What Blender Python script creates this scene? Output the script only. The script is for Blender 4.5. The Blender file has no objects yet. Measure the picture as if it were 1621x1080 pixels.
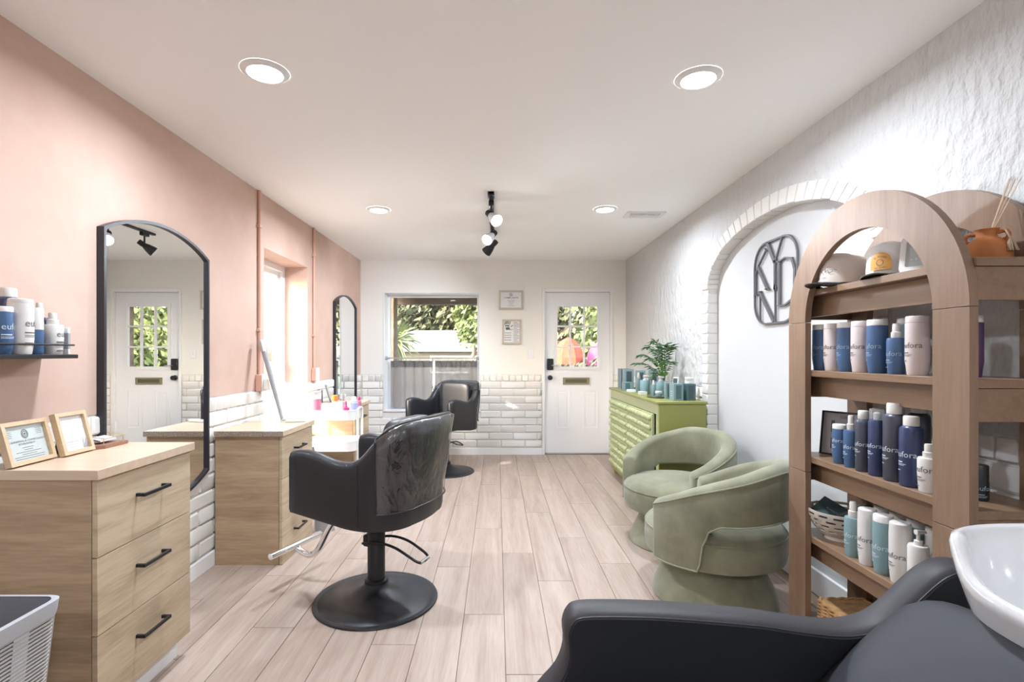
import bpy, math, random
from mathutils import Vector, Matrix, noise
random.seed(7)
SC = bpy.context.scene
COL = SC.collection
PI = math.pi
# ------------------------------------------------------------------ camera
RW, RL, RF, RC = 1.63, -1.73, 6.48, 2.46      # right wall, left wall, far wall, ceiling
CAMH = 1.28
cd = bpy.data.cameras.new('camera'); cd.sensor_width = 36; cd.lens = 18.0
cd.shift_x = 0.0145; cd.shift_y = 0.0123; cd.clip_start = 0.02; cd.clip_end = 300
cam = bpy.data.objects.new('camera', cd); COL.objects.link(cam)
cam.location = (0, 0, CAMH); cam.rotation_euler = (PI/2, 0, 0); SC.camera = cam
# ------------------------------------------------------------------ world, sun, exposure
w = bpy.data.worlds.new('sky'); SC.world = w; w.use_nodes = True
nt = w.node_tree; bg = nt.nodes['Background']
sk = nt.nodes.new('ShaderNodeTexSky'); sk.sky_type = 'NISHITA'; sk.sun_disc = False
sk.sun_elevation = math.radians(26); sk.sun_rotation = math.radians(227); sk.air_density = 1.0; sk.dust_density = 3.0
nt.links.new(sk.outputs['Color'], bg.inputs['Color']); bg.inputs['Strength'].default_value = 0.42
sd = bpy.data.lights.new('sun', 'SUN'); sd.energy = 2.2; sd.angle = 0.012; sd.color = (1, .95, .87)
sun = bpy.data.objects.new('sun', sd); COL.objects.link(sun)
sun.rotation_euler = Vector((0.72, 0.70, -0.44)).to_track_quat('-Z', 'Y').to_euler()
SC.view_settings.view_transform = 'Standard'; SC.view_settings.look = 'None'
SC.view_settings.gamma = 1.0; SC.view_settings.use_curve_mapping = False
SC.view_settings.exposure = 1.93
CAN_POWER = 7.6
SC.cycles.use_denoising = True
SC.cycles.max_bounces = 12; SC.cycles.diffuse_bounces = 6; SC.cycles.glossy_bounces = 5
SC.cycles.transparent_max_bounces = 16; SC.cycles.sample_clamp_indirect = 6.0
SC.cycles.caustics_reflective = False; SC.cycles.caustics_refractive = False
# ------------------------------------------------------------------ materials
def srgb(r, g, b):
    f = lambda c: (c/255/12.92) if c/255 <= .04045 else ((c/255+.055)/1.055)**2.4
    return (f(r), f(g), f(b), 1)
def mat(name, col, rough=.6, metal=0, spec=.5, bump=None, var=None, coat=0, stretch=None, sheen=0, emit=None, coords='Object'):
    """col linear rgb; bump=(scale,strength,distance,detail); var=(scale,amount)"""
    m = bpy.data.materials.new(name); m.use_nodes = True; nt = m.node_tree; b = nt.nodes['Principled BSDF']
    c = tuple(col[:3])+(1,)
    b.inputs['Base Color'].default_value = c; b.inputs['Roughness'].default_value = rough
    b.inputs['Metallic'].default_value = metal; b.inputs['Specular IOR Level'].default_value = spec
    b.inputs['Coat Weight'].default_value = coat; b.inputs['Sheen Weight'].default_value = sheen
    if emit: b.inputs['Emission Color'].default_value = tuple(emit[:3])+(1,); b.inputs['Emission Strength'].default_value = emit[3]
    if bump or var:
        tc = nt.nodes.new('ShaderNodeTexCoord'); vec = tc.outputs[coords]
        if stretch:
            mp = nt.nodes.new('ShaderNodeMapping'); mp.inputs['Scale'].default_value = stretch
            nt.links.new(vec, mp.inputs['Vector']); vec = mp.outputs['Vector']
    if var:
        n = nt.nodes.new('ShaderNodeTexNoise'); n.inputs['Scale'].default_value = var[0]; n.inputs['Detail'].default_value = 5
        n.inputs['Roughness'].default_value = .6
        nt.links.new(vec, n.inputs['Vector'])
        r = nt.nodes.new('ShaderNodeValToRGB'); e = r.color_ramp.elements
        e[0].position = .3; e[1].position = .7
        c2 = var[2] if len(var) > 2 else None
        e[0].color = tuple(max(0, x*(1-var[1])) for x in c[:3])+(1,)
        e[1].color = (tuple(c2[:3])+(1,)) if c2 else tuple(min(1, x*(1+var[1])) for x in c[:3])+(1,)
        nt.links.new(n.outputs['Fac'], r.inputs['Fac']); nt.links.new(r.outputs['Color'], b.inputs['Base Color'])
    if bump:
        n = nt.nodes.new('ShaderNodeTexNoise'); n.inputs['Scale'].default_value = bump[0]
        n.inputs['Detail'].default_value = bump[3] if len(bump) > 3 else 6
        nt.links.new(vec, n.inputs['Vector'])
        bp = nt.nodes.new('ShaderNodeBump'); bp.inputs['Strength'].default_value = bump[1]
        bp.inputs['Distance'].default_value = bump[2]
        nt.links.new(n.outputs['Fac'], bp.inputs['Height']); nt.links.new(bp.outputs['Normal'], b.inputs['Normal'])
    return m
def wood(name, dark, light, stretch, rough=.5, rand=0.0, scale=1.0, contrast=(.3, .75), bumpd=.0006):
    """grain stretched along the axis with the smallest factor in stretch; rand = tint change from piece to piece"""
    m = bpy.data.materials.new(name); m.use_nodes = True; nt = m.node_tree; b = nt.nodes['Principled BSDF']; L = nt.links.new
    N = nt.nodes.new
    tc = N('ShaderNodeTexCoord'); oi = N('ShaderNodeObjectInfo')
    mu = N('ShaderNodeVectorMath'); mu.operation = 'MULTIPLY_ADD'
    cx = N('ShaderNodeCombineXYZ')
    for k in range(3): L(oi.outputs['Random'], cx.inputs[k])
    mu.inputs[1].default_value = (17*(rand > 0), 23*(rand > 0), 31*(rand > 0)); L(cx.outputs[0], mu.inputs[0]); L(tc.outputs['Object'], mu.inputs[2])
    mp = N('ShaderNodeMapping'); mp.inputs['Scale'].default_value = stretch; L(mu.outputs[0], mp.inputs['Vector'])
    n = N('ShaderNodeTexNoise'); n.inputs['Scale'].default_value = 2.2*scale; n.inputs['Detail'].default_value = 7
    n.inputs['Roughness'].default_value = .58; n.inputs['Distortion'].default_value = .9; L(mp.outputs[0], n.inputs['Vector'])
    n2 = N('ShaderNodeTexNoise'); n2.inputs['Scale'].default_value = 16*scale; n2.inputs['Detail'].default_value = 3; L(mp.outputs[0], n2.inputs['Vector'])
    mx = N('ShaderNodeMix'); mx.data_type = 'FLOAT'; mx.inputs[0].default_value = .3
    L(n.outputs['Fac'], mx.inputs[2]); L(n2.outputs['Fac'], mx.inputs[3])
    r = N('ShaderNodeValToRGB'); e = r.color_ramp.elements
    e[0].position, e[1].position = contrast; e[0].color = tuple(dark[:3])+(1,); e[1].color = tuple(light[:3])+(1,)
    L(mx.outputs[0], r.inputs['Fac']); out = r.outputs['Color']
    if rand:
        hs = N('ShaderNodeHueSaturation'); mr = N('ShaderNodeMapRange'); mr.inputs['To Min'].default_value = 1-rand; mr.inputs['To Max'].default_value = 1+rand
        L(oi.outputs['Random'], mr.inputs['Value']); L(mr.outputs[0], hs.inputs['Value']); L(out, hs.inputs['Color']); out = hs.outputs[0]
    L(out, b.inputs['Base Color']); b.inputs['Roughness'].default_value = rough
    bp = N('ShaderNodeBump'); bp.inputs['Strength'].default_value = .25; bp.inputs['Distance'].default_value = bumpd
    L(mx.outputs[0], bp.inputs['Height']); L(bp.outputs[0], b.inputs['Normal'])
    return m
def glassy(name, tint=(1, 1, 1), gloss=.12, rough=.02, haze=0.0, hazecol=(.8, .8, .8), crinkle=None):
    """thin clear sheet: lets light through, reflects a little"""
    m = bpy.data.materials.new(name); m.use_nodes = True; nt = m.node_tree; L = nt.links.new; nt.nodes.remove(nt.nodes['Principled BSDF'])
    out = nt.nodes['Material Output']; N = nt.nodes.new
    t = N('ShaderNodeBsdfTransparent'); t.inputs[0].default_value = tuple(tint)+(1,)
    g = N('ShaderNodeBsdfGlossy'); g.inputs['Roughness'].default_value = rough
    if crinkle:
        tc = N('ShaderNodeTexCoord'); mp = N('ShaderNodeMapping'); mp.inputs['Scale'].default_value = (1, 1, .45); L(tc.outputs['Object'], mp.inputs[0])
        nz = N('ShaderNodeTexNoise'); nz.inputs['Scale'].default_value = crinkle[0]; nz.inputs['Detail'].default_value = 4; nz.inputs['Distortion'].default_value = 1.5; L(mp.outputs[0], nz.inputs['Vector'])
        bp = N('ShaderNodeBump'); bp.inputs['Strength'].default_value = crinkle[1]; bp.inputs['Distance'].default_value = .012
        L(nz.outputs['Fac'], bp.inputs['Height']); L(bp.outputs[0], g.inputs['Normal'])
    lw = N('ShaderNodeLayerWeight'); lw.inputs['Blend'].default_value = .5
    pw = N('ShaderNodeMath'); pw.operation = 'POWER'; pw.inputs[1].default_value = 5.0; L(lw.outputs['Facing'], pw.inputs[0])
    ad = N('ShaderNodeMath'); ad.operation = 'MULTIPLY_ADD'; ad.inputs[1].default_value = .8; ad.inputs[2].default_value = gloss; ad.use_clamp = True
    L(pw.outputs[0], ad.inputs[0])
    mx = N('ShaderNodeMixShader'); L(ad.outputs[0], mx.inputs[0]); L(t.outputs[0], mx.inputs[1]); L(g.outputs[0], mx.inputs[2]); o = mx.outputs[0]
    if haze:
        d = N('ShaderNodeBsdfTranslucent'); d.inputs[0].default_value = tuple(hazecol)+(1,)
        m2 = N('ShaderNodeMixShader'); m2.inputs[0].default_value = haze; L(o, m2.inputs[1]); L(d.outputs[0], m2.inputs[2]); o = m2.outputs[0]
    L(o, out.inputs[0]); return m
M = {}
# ------------------------------------------------------------------ geometry collector
class G:
    def __init__(s): s.v = []; s.f = []
    def add(s, vs, fs, mtx=None):
        o = len(s.v)
        s.v += [tuple(mtx @ Vector(p)) if mtx else tuple(p) for p in vs]; s.f += [tuple(i+o for i in f) for f in fs]; return s
    def box(s, c, d, b=0.0, mtx=None):
        """box centred at c, size d, edges chamfered by b"""
        hx, hy, hz = d[0]/2, d[1]/2, d[2]/2
        if b <= 0:
            vs = [(c[0]+x*hx, c[1]+y*hy, c[2]+z*hz) for x in (-1, 1) for y in (-1, 1) for z in (-1, 1)]
            return s.add(vs, [(0, 1, 3, 2), (4, 6, 7, 5), (0, 4, 5, 1), (2, 3, 7, 6), (0, 2, 6, 4), (1, 5, 7, 3)], mtx)
        b = min(b, hx*.95, hy*.95, hz*.95); vs = []; idx = {}
        for x in (-1, 1):
            for y in (-1, 1):
                for z in (-1, 1):
                    for k in range(3):
                        q = [x*(hx-b), y*(hy-b), z*(hz-b)]; q[k] = (x*hx, y*hy, z*hz)[k]
                        idx[(x, y, z, k)] = len(vs); vs.append((c[0]+q[0], c[1]+q[1], c[2]+q[2]))
        fs = []; I = lambda x, y, z, k: idx[(x, y, z, k)]
        def quad(a, n):
            ctr = [sum(vs[i][k] for i in a)/len(a)-c[k] for k in range(3)]
            p, q, r = (Vector(vs[a[0]]), Vector(vs[a[1]]), Vector(vs[a[2]]))
            if (q-p).cross(r-p).dot(Vector(ctr)) < 0: a = a[::-1]
            fs.append(tuple(a))
        for sg in (-1, 1):
            quad([I(sg, -1, -1, 0), I(sg, 1, -1, 0), I(sg, 1, 1, 0), I(sg, -1, 1, 0)], 0)
            quad([I(-1, sg, -1, 1), I(1, sg, -1, 1), I(1, sg, 1, 1), I(-1, sg, 1, 1)], 0)
            quad([I(-1, -1, sg, 2), I(1, -1, sg, 2), I(1, 1, sg, 2), I(-1, 1, sg, 2)], 0)
        for a in (-1, 1):
            for bb in (-1, 1):
                quad([I(a, bb, -1, 0), I(a, bb, 1, 0), I(a, bb, 1, 1), I(a, bb, -1, 1)], 0)
                quad([I(a, -1, bb, 0), I(a, 1, bb, 0), I(a, 1, bb, 2), I(a, -1, bb, 2)], 0)
                quad([I(-1, a, bb, 1), I(1, a, bb, 1), I(1, a, bb, 2), I(-1, a, bb, 2)], 0)
        for x in (-1, 1):
            for y in (-1, 1):
                for z in (-1, 1): quad([I(x, y, z, 0), I(x, y, z, 1), I(x, y, z, 2)], 0)
        return s.add(vs, fs, mtx)
    def span(s, x0, x1, y0, y1, z0, z1, b=0.0):
        return s.box(((x0+x1)/2, (y0+y1)/2, (z0+z1)/2), (abs(x1-x0), abs(y1-y0), abs(z1-z0)), b)
    def loft(s, rings, closed=True, caps=True, mtx=None, loop=False):
        n = len(rings[0]); vs = [p for r in rings for p in r]; fs = []
        R = len(rings)
        for i in range(R if loop else R-1):
            a, b = i*n, ((i+1) % R)*n
            for j in range(n if closed else n-1):
                k = (j+1) % n; fs.append((a+j, a+k, b+k, b+j))
        if caps and not loop and closed:
            fs.append(tuple(range(n))[::-1]); fs.append(tuple((R-1)*n+j for j in range(n)))
        return s.add(vs, fs, mtx)
    def lathe(s, prof, seg=24, c=(0, 0, 0), mtx=None, caps=True, sy=1.0):
        rings = [[(c[0]+max(r, 1e-4)*math.cos(2*PI*j/seg), c[1]+max(r, 1e-4)*sy*math.sin(2*PI*j/seg), c[2]+z) for j in range(seg)] for r, z in prof]
        return s.loft(rings, True, caps, mtx)
    def tube(s, pts, r, seg=10, closed=False, caps=True, up=None):
        P = [Vector(p) for p in pts]; n = len(P); rings = []; nrm = None
        for i in range(n):
            if closed: t = P[(i+1) % n]-P[i-1]
            else: t = P[min(i+1, n-1)]-P[max(i-1, 0)]
            t.normalize()
            if nrm is None:
                a = Vector(up) if up else (Vector((0, 0, 1)) if abs(t.z) < .9 else Vector((1, 0, 0)))
                nrm = (a-t*a.dot(t)).normalized()
            else: nrm = (nrm-t*nrm.dot(t)).normalized()
            bn = t.cross(nrm); rr = r[i] if isinstance(r, (list, tuple)) else r
            rings.append([tuple(P[i]+nrm*rr*math.cos(2*PI*j/seg)+bn*rr*math.sin(2*PI*j/seg)) for j in range(seg)])
        return s.loft(rings, True, caps, loop=closed)
    def cyl(s, p0, p1, r0, r1=None, seg=16):
        return s.tube([p0, p1], [r0, r0 if r1 is None else r1], seg)
    def prism(s, poly, a0, a1, axis='x'):
        """poly of 2-D points pushed from a0 to a1 along axis; (u,v) are (y,z), (x,z) or (x,y)"""
        f = {'x': lambda u, v, a: (a, u, v), 'y': lambda u, v, a: (u, a, v), 'z': lambda u, v, a: (u, v, a)}[axis]
        return s.loft([[f(u, v, a0) for u, v in poly], [f(u, v, a1) for u, v in poly]])
    def frame(s, outer, inner, a0, a1, axis='x'):
        """ring between two outlines with the same count of points"""
        f = {'x': lambda u, v, a: (a, u, v), 'y': lambda u, v, a: (u, a, v), 'z': lambda u, v, a: (u, v, a)}[axis]
        n = len(outer); vs = []; fs = []
        for pl, a in ((outer, a0), (inner, a0), (inner, a1), (outer, a1)): vs += [f(u, v, a) for u, v in pl]
        for k in range(4):
            k2 = (k+1) % 4
            for j in range(n): j2 = (j+1) % n; fs.append((k*n+j, k*n+j2, k2*n+j2, k2*n+j))
        return s.add(vs, fs)
    def blob(s, c, d, e=.35, e2=.35, nu=28, nv=14, mtx=None):
        """superellipsoid cushion: e vertical, e2 plan roundness (1 = ellipsoid, small = boxy)"""
        sp = lambda t, p: math.copysign(abs(t)**p, t); rings = []
        for i in range(nv+1):
            ph = -PI/2+PI*i/nv; cz, sz = sp(math.cos(ph), e), sp(math.sin(ph), e)
            rings.append([(c[0]+d[0]/2*cz*sp(math.cos(2*PI*j/nu), e2), c[1]+d[1]/2*cz*sp(math.sin(2*PI*j/nu), e2), c[2]+d[2]/2*sz) for j in range(nu)])
        return s.loft(rings, True, True, mtx)
    def mesh(s, name, smooth=True, ang=38):
        me = bpy.data.meshes.new(name); me.from_pydata(s.v, [], s.f); me.validate(); me.update()
        import bmesh
        bm = bmesh.new(); bm.from_mesh(me); bmesh.ops.recalc_face_normals(bm, faces=bm.faces); bm.to_mesh(me); bm.free()
        if smooth:
            me.polygons.foreach_set('use_smooth', [True]*len(me.polygons)); me.set_sharp_from_angle(angle=math.radians(ang))
        return me
    def obj(s, name, m, parent=None, smooth=True, ang=38, label=None, kind=None, loc=None, rz=0):
        me = s.mesh(name, smooth, ang); return link(name, me, m, parent, label, kind, loc, rz)
def link(name, me, m=None, parent=None, label=None, kind=None, loc=None, rz=0):
    o = bpy.data.objects.new(name, me); COL.objects.link(o)
    if m is not None and not me.materials: me.materials.append(M[m] if isinstance(m, str) else m)
    if parent: o.parent = parent
    if label: o['label'] = label
    if kind: o['kind'] = kind
    if loc: o.location = loc
    if rz: o.rotation_euler = (0, 0, rz)
    return o
def thing(name, label, cat, loc=(0, 0, 0), rz=0, group=None):
    o = bpy.data.objects.new(name, None); COL.objects.link(o); o.empty_display_size = .05
    o.location = loc; o.rotation_euler = (0, 0, rz); o['label'] = label; o['category'] = cat
    if group: o['group'] = group
    return o
def tag(o, label, cat, group=None):
    o['label'] = label; o['category'] = cat
    if group: o['group'] = group
    return o
def struct(o, label=None):
    o['kind'] = 'structure'
    if label: o['label'] = label
    return o
def arc(cx, cy, rx, ry, a0, a1, n): return [(cx+rx*math.cos(a0+(a1-a0)*i/n), cy+ry*math.sin(a0+(a1-a0)*i/n)) for i in range(n+1)]
def rrect(x0, x1, y0, y1, r, n=5):
    p = []
    for cx, cy, a in ((x1-r, y1-r, 0), (x0+r, y1-r, PI/2), (x0+r, y0+r, PI), (x1-r, y0+r, 3*PI/2)): p += arc(cx, cy, r, r, a, a+PI/2, n)
    return p
def sm(pts, n=6):
    """Catmull-Rom through the points"""
    P = [Vector(p) for p in pts]; out = []
    for i in range(len(P)-1):
        a, b, c, d = P[max(i-1, 0)], P[i], P[i+1], P[min(i+2, len(P)-1)]
        for k in range(n):
            t = k/n; out.append(tuple(.5*((2*b)+(c-a)*t+(2*a-5*b+4*c-d)*t*t+(3*b-a-3*c+d)*t**3)))
    out.append(tuple(P[-1])); return out
def cr_tab(tab, x):
    """smooth curve through a table of (x, value)"""
    n = len(tab)
    if x <= tab[0][0]: return tab[0][1]
    if x >= tab[-1][0]: return tab[-1][1]
    for i in range(n-1):
        if x <= tab[i+1][0]:
            x0, y0 = tab[i]; x1, y1 = tab[i+1]; h = x1-x0; t = (x-x0)/h
            m0 = (y1-tab[i-1][1])/(x1-tab[i-1][0]) if i else (y1-y0)/h
            m1 = (tab[i+2][1]-y0)/(tab[i+2][0]-x0) if i+2 < n else (y1-y0)/h
            return (2*t**3-3*t*t+1)*y0+(t**3-2*t*t+t)*h*m0+(-2*t**3+3*t*t)*y1+(t**3-t*t)*h*m1
def lerp_tab(tab, x):
    if x <= tab[0][0]: return tab[0][1]
    for (a, p), (b, q) in zip(tab, tab[1:]):
        if x <= b:
            t = (x-a)/(b-a); t = t*t*(3-2*t); return p+(q-p)*t
    return tab[-1][1]
_tx = {}
def text_flat(s, size=1.0, align='CENTER', bold=0.0):
    """flat outline of a word as (points, faces) in its own plane"""
    k = (s, align, bold)
    if k not in _tx:
        cu = bpy.data.curves.new('word', 'FONT'); cu.body = s; cu.size = 1; cu.align_x = align; cu.resolution_u = 2; cu.offset = bold
        o = bpy.data.objects.new('word', cu); COL.objects.link(o)
        bpy.context.view_layer.update()
        me = o.to_mesh(); _tx[k] = ([(v.co.x, v.co.y) for v in me.vertices], [tuple(p.vertices) for p in me.polygons])
        o.to_mesh_clear(); bpy.data.objects.remove(o); bpy.data.curves.remove(cu)
    v, f = _tx[k]; return [(x*size, y*size) for x, y in v], f
def write(g, s, size, fn, align='CENTER', bold=0.0):
    """put a word on a surface: fn maps plane (u,v) to a point"""
    v, f = text_flat(s, size, align, bold); g.add([fn(u, t) for u, t in v], f)
def bar(g, u0, u1, v0, v1, fn, n=1):
    vs = []; 
    for i in range(n+1):
        u = u0+(u1-u0)*i/n; vs += [fn(u, v0), fn(u, v1)]
    g.add(vs, [(2*i, 2*i+2, 2*i+3, 2*i+1) for i in range(n)])
# ------------------------------------------------------------------ palette
M['ceiling'] = mat('ceiling_paint', (.955, .955, .95), .85, bump=(60, .08, .002))
M['pink'] = mat('pink_limewash', (.575, .385, .305), .85, bump=(25, .18, .004), var=(1.6, .10, (.62, .46, .385)))
M['farwall'] = mat('cream_plaster', (.84, .83, .79), .85, bump=(30, .2, .003))
M['plaster'] = mat('rough_white_plaster', (.60, .602, .595), .8, bump=(19, 1.0, .030, 8), stretch=(1, 1, .62))
M['alcove'] = mat('smooth_white_plaster', (.59, .592, .59), .8, bump=(10, .12, .003))
M['brick'] = mat('white_painted_brick', (.80, .785, .75), .7, bump=(38, .35, .003))
M['mortar'] = mat('painted_mortar', (.72, .70, .665), .85, bump=(80, .4, .003))
M['trim'] = mat('white_trim', (.84, .845, .85), .45)
M['doorpaint'] = mat('white_door_paint', (.84, .85, .865), .4)
M['joint'] = mat('floor_joint', (.36, .25, .18), .8)
M['plank'] = wood('floor_plank', (.32, .23, .178), (.505, .41, .345), (6.5, .45, 6.5), .42, .06, 1.0, (.26, .66), .0003)
M['birch'] = wood('birch_laminate', (.27, .175, .10), (.50, .36, .228), (.5, .5, 6), .5, 0, 1.2, (.28, .62))
M['birchfront'] = wood('birch_drawer_front', (.35, .255, .155), (.555, .44, .305), (.5, .5, 6), .45, .02, 1.2, (.30, .58))
M['birchtop'] = wood('birch_worktop', (.54, .40, .28), (.70, .55, .41), (.6, 4, 4), .35, 0, 1.1, (.25, .75))
M['chip'] = mat('raw_chipboard_edge', (.33, .26, .20), .9, var=(140, .55), bump=(160, .5, .002))
M['walnut'] = wood('walnut_veneer', (.165, .097, .058), (.30, .196, .13), (6, 6, .55), .4, 0, 1.0, (.25, .75))
M['walnutshelf'] = wood('walnut_veneer_shelf', (.17, .097, .053), (.295, .19, .118), (6, .55, 6), .4, 0, 1.0, (.25, .75))
M['oak'] = wood('pale_oak_frame', (.52, .37, .22), (.68, .52, .35), (3, 3, 3), .5, 0, 2)
M['paleoak'] = wood('pale_wall_frame', (.50, .45, .36), (.62, .57, .48), (3, 3, 3), .5, 0, 2)
M['black'] = mat('black_metal', (.018, .018, .021), .42, metal=.2)
M['frameblack'] = mat('black_mirror_frame', (.022, .022, .03), .35)
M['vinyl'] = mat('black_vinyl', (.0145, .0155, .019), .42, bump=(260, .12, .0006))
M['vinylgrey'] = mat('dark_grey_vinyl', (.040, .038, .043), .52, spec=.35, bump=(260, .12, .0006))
M['vinylpad'] = mat('slate_vinyl', (.036, .039, .046), .58, spec=.3, bump=(5, .35, .02, 2))
M['chrome'] = mat('chrome', (.82, .82, .83), .12, metal=1)
M['steel'] = mat('brushed_steel', (.55, .56, .57), .35, metal=1)
M['mirror'] = mat('mirror_silver', (.92, .93, .93), .0, metal=1)
M['glass'] = glassy('window_glass', gloss=.03)
M['cover'] = glassy('clear_vinyl_cover', (.93, .94, .95), .12, .10, crinkle=(16, .9))
M['clearcap'] = glassy('clear_plastic', (.86, .88, .9), .16, .1, .25)
M['velvet'] = mat('sage_velvet', (.20, .198, .118), .85, var=(4.2, .28, (.275, .28, .185)), sheen=.3, bump=(8, .15, .01, 3))
M['green'] = mat('olive_green_paint', (.275, .285, .08), .42, bump=(40, .1, .002))
M['litgreen'] = mat('lit_olive_paint', (.43, .465, .245), .36)  # sideboard front: the same olive, its lighter lit look put into the colour
M['white'] = mat('white_plastic', (.80, .79, .77), .35)
M['whitemetal'] = mat('white_powder_coat', (.82, .82, .82), .35)
M['ceramic'] = mat('white_ceramic', (.72, .73, .74), .06, coat=.6, spec=.6)
M['greyplastic'] = mat('grey_plastic', (.33, .34, .36), .45)
M['blue'] = mat('blue_bottle', (.055, .115, .235), .38)
M['navy'] = mat('navy_bottle', (.035, .05, .125), .32)
M['slate'] = mat('slate_bottle', (.075, .08, .11), .35, metal=.3)
M['pale'] = mat('pale_mauve_bottle', (.63, .55, .53), .4)
M['cream'] = mat('cream_bottle', (.70, .68, .65), .4)
M['teal'] = mat('sea_green_bottle', (.20, .315, .33), .42)
M['plum'] = mat('plum_bottle', (.09, .05, .115), .4)
M['blackbottle'] = mat('black_bottle', (.015, .015, .018), .3)
M['cap'] = mat('off_white_cap', (.70, .67, .63), .45)
M['inkdark'] = mat('dark_print', (.12, .115, .12), .6)
M['inklight'] = mat('pale_print', (.60, .66, .72), .5)
M['inkfaint'] = mat('mid_blue_print', (.30, .38, .48), .5)
M['paper'] = mat('white_paper', (.78, .79, .80), .7)
M['greypaper'] = mat('grey_green_paper', (.52, .58, .57), .5, coat=.5)
M['terracotta'] = mat('terracotta', (.46, .165, .05), .75, var=(9, .18), bump=(40, .2, .002))
M['reed'] = mat('pale_reed', (.68, .52, .38), .7)
M['jute'] = mat('jute_tassel', (.38, .28, .19), .95, bump=(200, .6, .002))
M['capcloth'] = mat('beige_cap_cloth', (.62, .54, .48), .9, bump=(300, .3, .0008))
M['capwhite'] = mat('white_cap_cloth', (.76, .75, .74), .9, bump=(300, .3, .0008))
M['camo'] = mat('camouflage_cloth', (.07, .075, .05), .9, var=(22, .7, (.17, .16, .11)))
M['patch'] = mat('orange_patch', (.72, .38, .11), .8)
M['bowlplastic'] = mat('taupe_plastic', (.52, .46, .40), .45)
M['darkcard'] = mat('dark_teal_card', (.055, .085, .09), .45)
M['tealbox'] = mat('teal_carton', (.07, .14, .155), .45)
M['tealboxlight'] = mat('grey_teal_carton', (.22, .32, .34), .45)
M['wicker'] = mat('woven_seagrass', (.42, .24, .10), .85, var=(30, .35), bump=(90, .6, .003))
M['fabricgrey'] = mat('grey_canvas', (.20, .20, .22), .9, bump=(200, .3, .001))
M['fabriclight'] = mat('pale_grey_band', (.43, .44, .465), .8, bump=(200, .2, .001))
M['cord'] = mat('grey_twisted_cord', (.43, .41, .385), .8, bump=(150, .6, .002), stretch=(1, 1, .4))
M['brass'] = mat('antique_brass', (.42, .37, .24), .4, metal=.85)
M['brassdark'] = mat('dark_brass', (.19, .17, .12), .5, metal=.7)
M['gold'] = mat('gold_wire', (.70, .54, .30), .3, metal=1)
M['teak'] = wood('reddish_wood', (.25, .12, .075), (.36, .19, .125), (4, .8, 4), .5)
M['pinkplastic'] = mat('magenta_plastic', (.62, .045, .20), .35)
M['pinkmauve'] = mat('mauve_label', (.45, .17, .25), .5)
M['orange'] = mat('orange_plastic', (.85, .25, .05), .4)
M['bluelabel'] = mat('pale_blue_label', (.30, .37, .58), .4)
M['silver'] = mat('silver_can', (.62, .63, .66), .35, metal=.6)
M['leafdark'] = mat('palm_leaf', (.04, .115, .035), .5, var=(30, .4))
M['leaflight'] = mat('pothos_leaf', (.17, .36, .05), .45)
M['potpattern'] = mat('patterned_pot', (.62, .6, .57), .5, var=(70, .75))
M['led'] = mat('led_lens', (.9, .9, .9), .5, emit=(1, .98, .95, 6.0))
M['bulb'] = mat('spot_bulb', (.9, .9, .9), .5, emit=(.96, .97, 1, 14.0))
M['glarehead'] = mat('glare_paled_head', (.75, .76, .82), .45)  # pale colour on the head bodies stands in for bulb glare
M['curtain'] = glassy('grey_linen', (.55, .55, .56), .0, .9)
def curtain_mat():
    m = bpy.data.materials.new('grey_linen_curtain'); m.use_nodes = True; nt = m.node_tree; L = nt.links.new; N = nt.nodes.new
    b = nt.nodes['Principled BSDF']; b.inputs['Base Color'].default_value = (.40, .375, .35, 1); b.inputs['Roughness'].default_value = .95
    t = N('ShaderNodeBsdfTranslucent'); t.inputs[0].default_value = (.55, .51, .475, 1); tp = N('ShaderNodeBsdfTransparent')
    a = N('ShaderNodeMixShader'); a.inputs[0].default_value = .5; L(b.outputs[0], a.inputs[1]); L(t.outputs[0], a.inputs[2])
    c = N('ShaderNodeMixShader'); c.inputs[0].default_value = .24; L(a.outputs[0], c.inputs[1]); L(tp.outputs[0], c.inputs[2])
    L(c.outputs[0], nt.nodes['Material Output'].inputs[0]); return m
M['curtain'] = curtain_mat()
M['curtainband'] = mat('grey_linen_hem', (.16, .155, .15), .95)
# outdoors
M['lawn'] = mat('lawn', (.16, .2, .07), .95, var=(1.2, .3))
M['concrete'] = mat('pale_concrete', (.40, .37, .32), .9, bump=(20, .2, .005))
M['darkwood'] = mat('dark_brown_fascia', (.045, .033, .026), .7)
M['soffit'] = mat('porch_soffit', (.5, .47, .42), .8)
M['bark'] = mat('bark', (.16, .125, .095), .95, bump=(14, .8, .03), var=(6, .4))
M['palebark'] = mat('pale_branch', (.26, .225, .19), .95)
M['oakleaf'] = mat('oak_leaf', (.07, .088, .042), .7, var=(1.4, .5, (.17, .185, .105)))
M['limeleaf'] = mat('bright_leaf', (.10, .145, .045), .7, var=(1.6, .45, (.19, .24, .085)))
M['roofwhite'] = mat('white_shingle_roof', (.165, .16, .16), .85, bump=(40, .3, .01))
M['siding'] = mat('white_siding', (.22, .218, .215), .7)
M['darkglass'] = mat('dark_window_glass', (.05, .06, .07), .08)
M['pillar'] = mat('brown_brick', (.21, .15, .11), .9, var=(9, .5), bump=(20, .5, .01))
M['redcanopy'] = mat('red_canopy', (.36, .06, .03), .8, var=(3, .35))
M['pinkcanopy'] = mat('pink_canopy', (.45, .075, .18), .8)
M['bluecar'] = mat('light_blue_car_paint', (.17, .35, .52), .25, coat=.6)
M['tyre'] = mat('tyre', (.02, .02, .02), .8)
M['backwall'] = mat('taupe_plaster', (.70, .69, .67), .85, bump=(30, .2, .003))
# ================================================================== THE ROOM
BACK = -2.3; TH = .28
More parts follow.
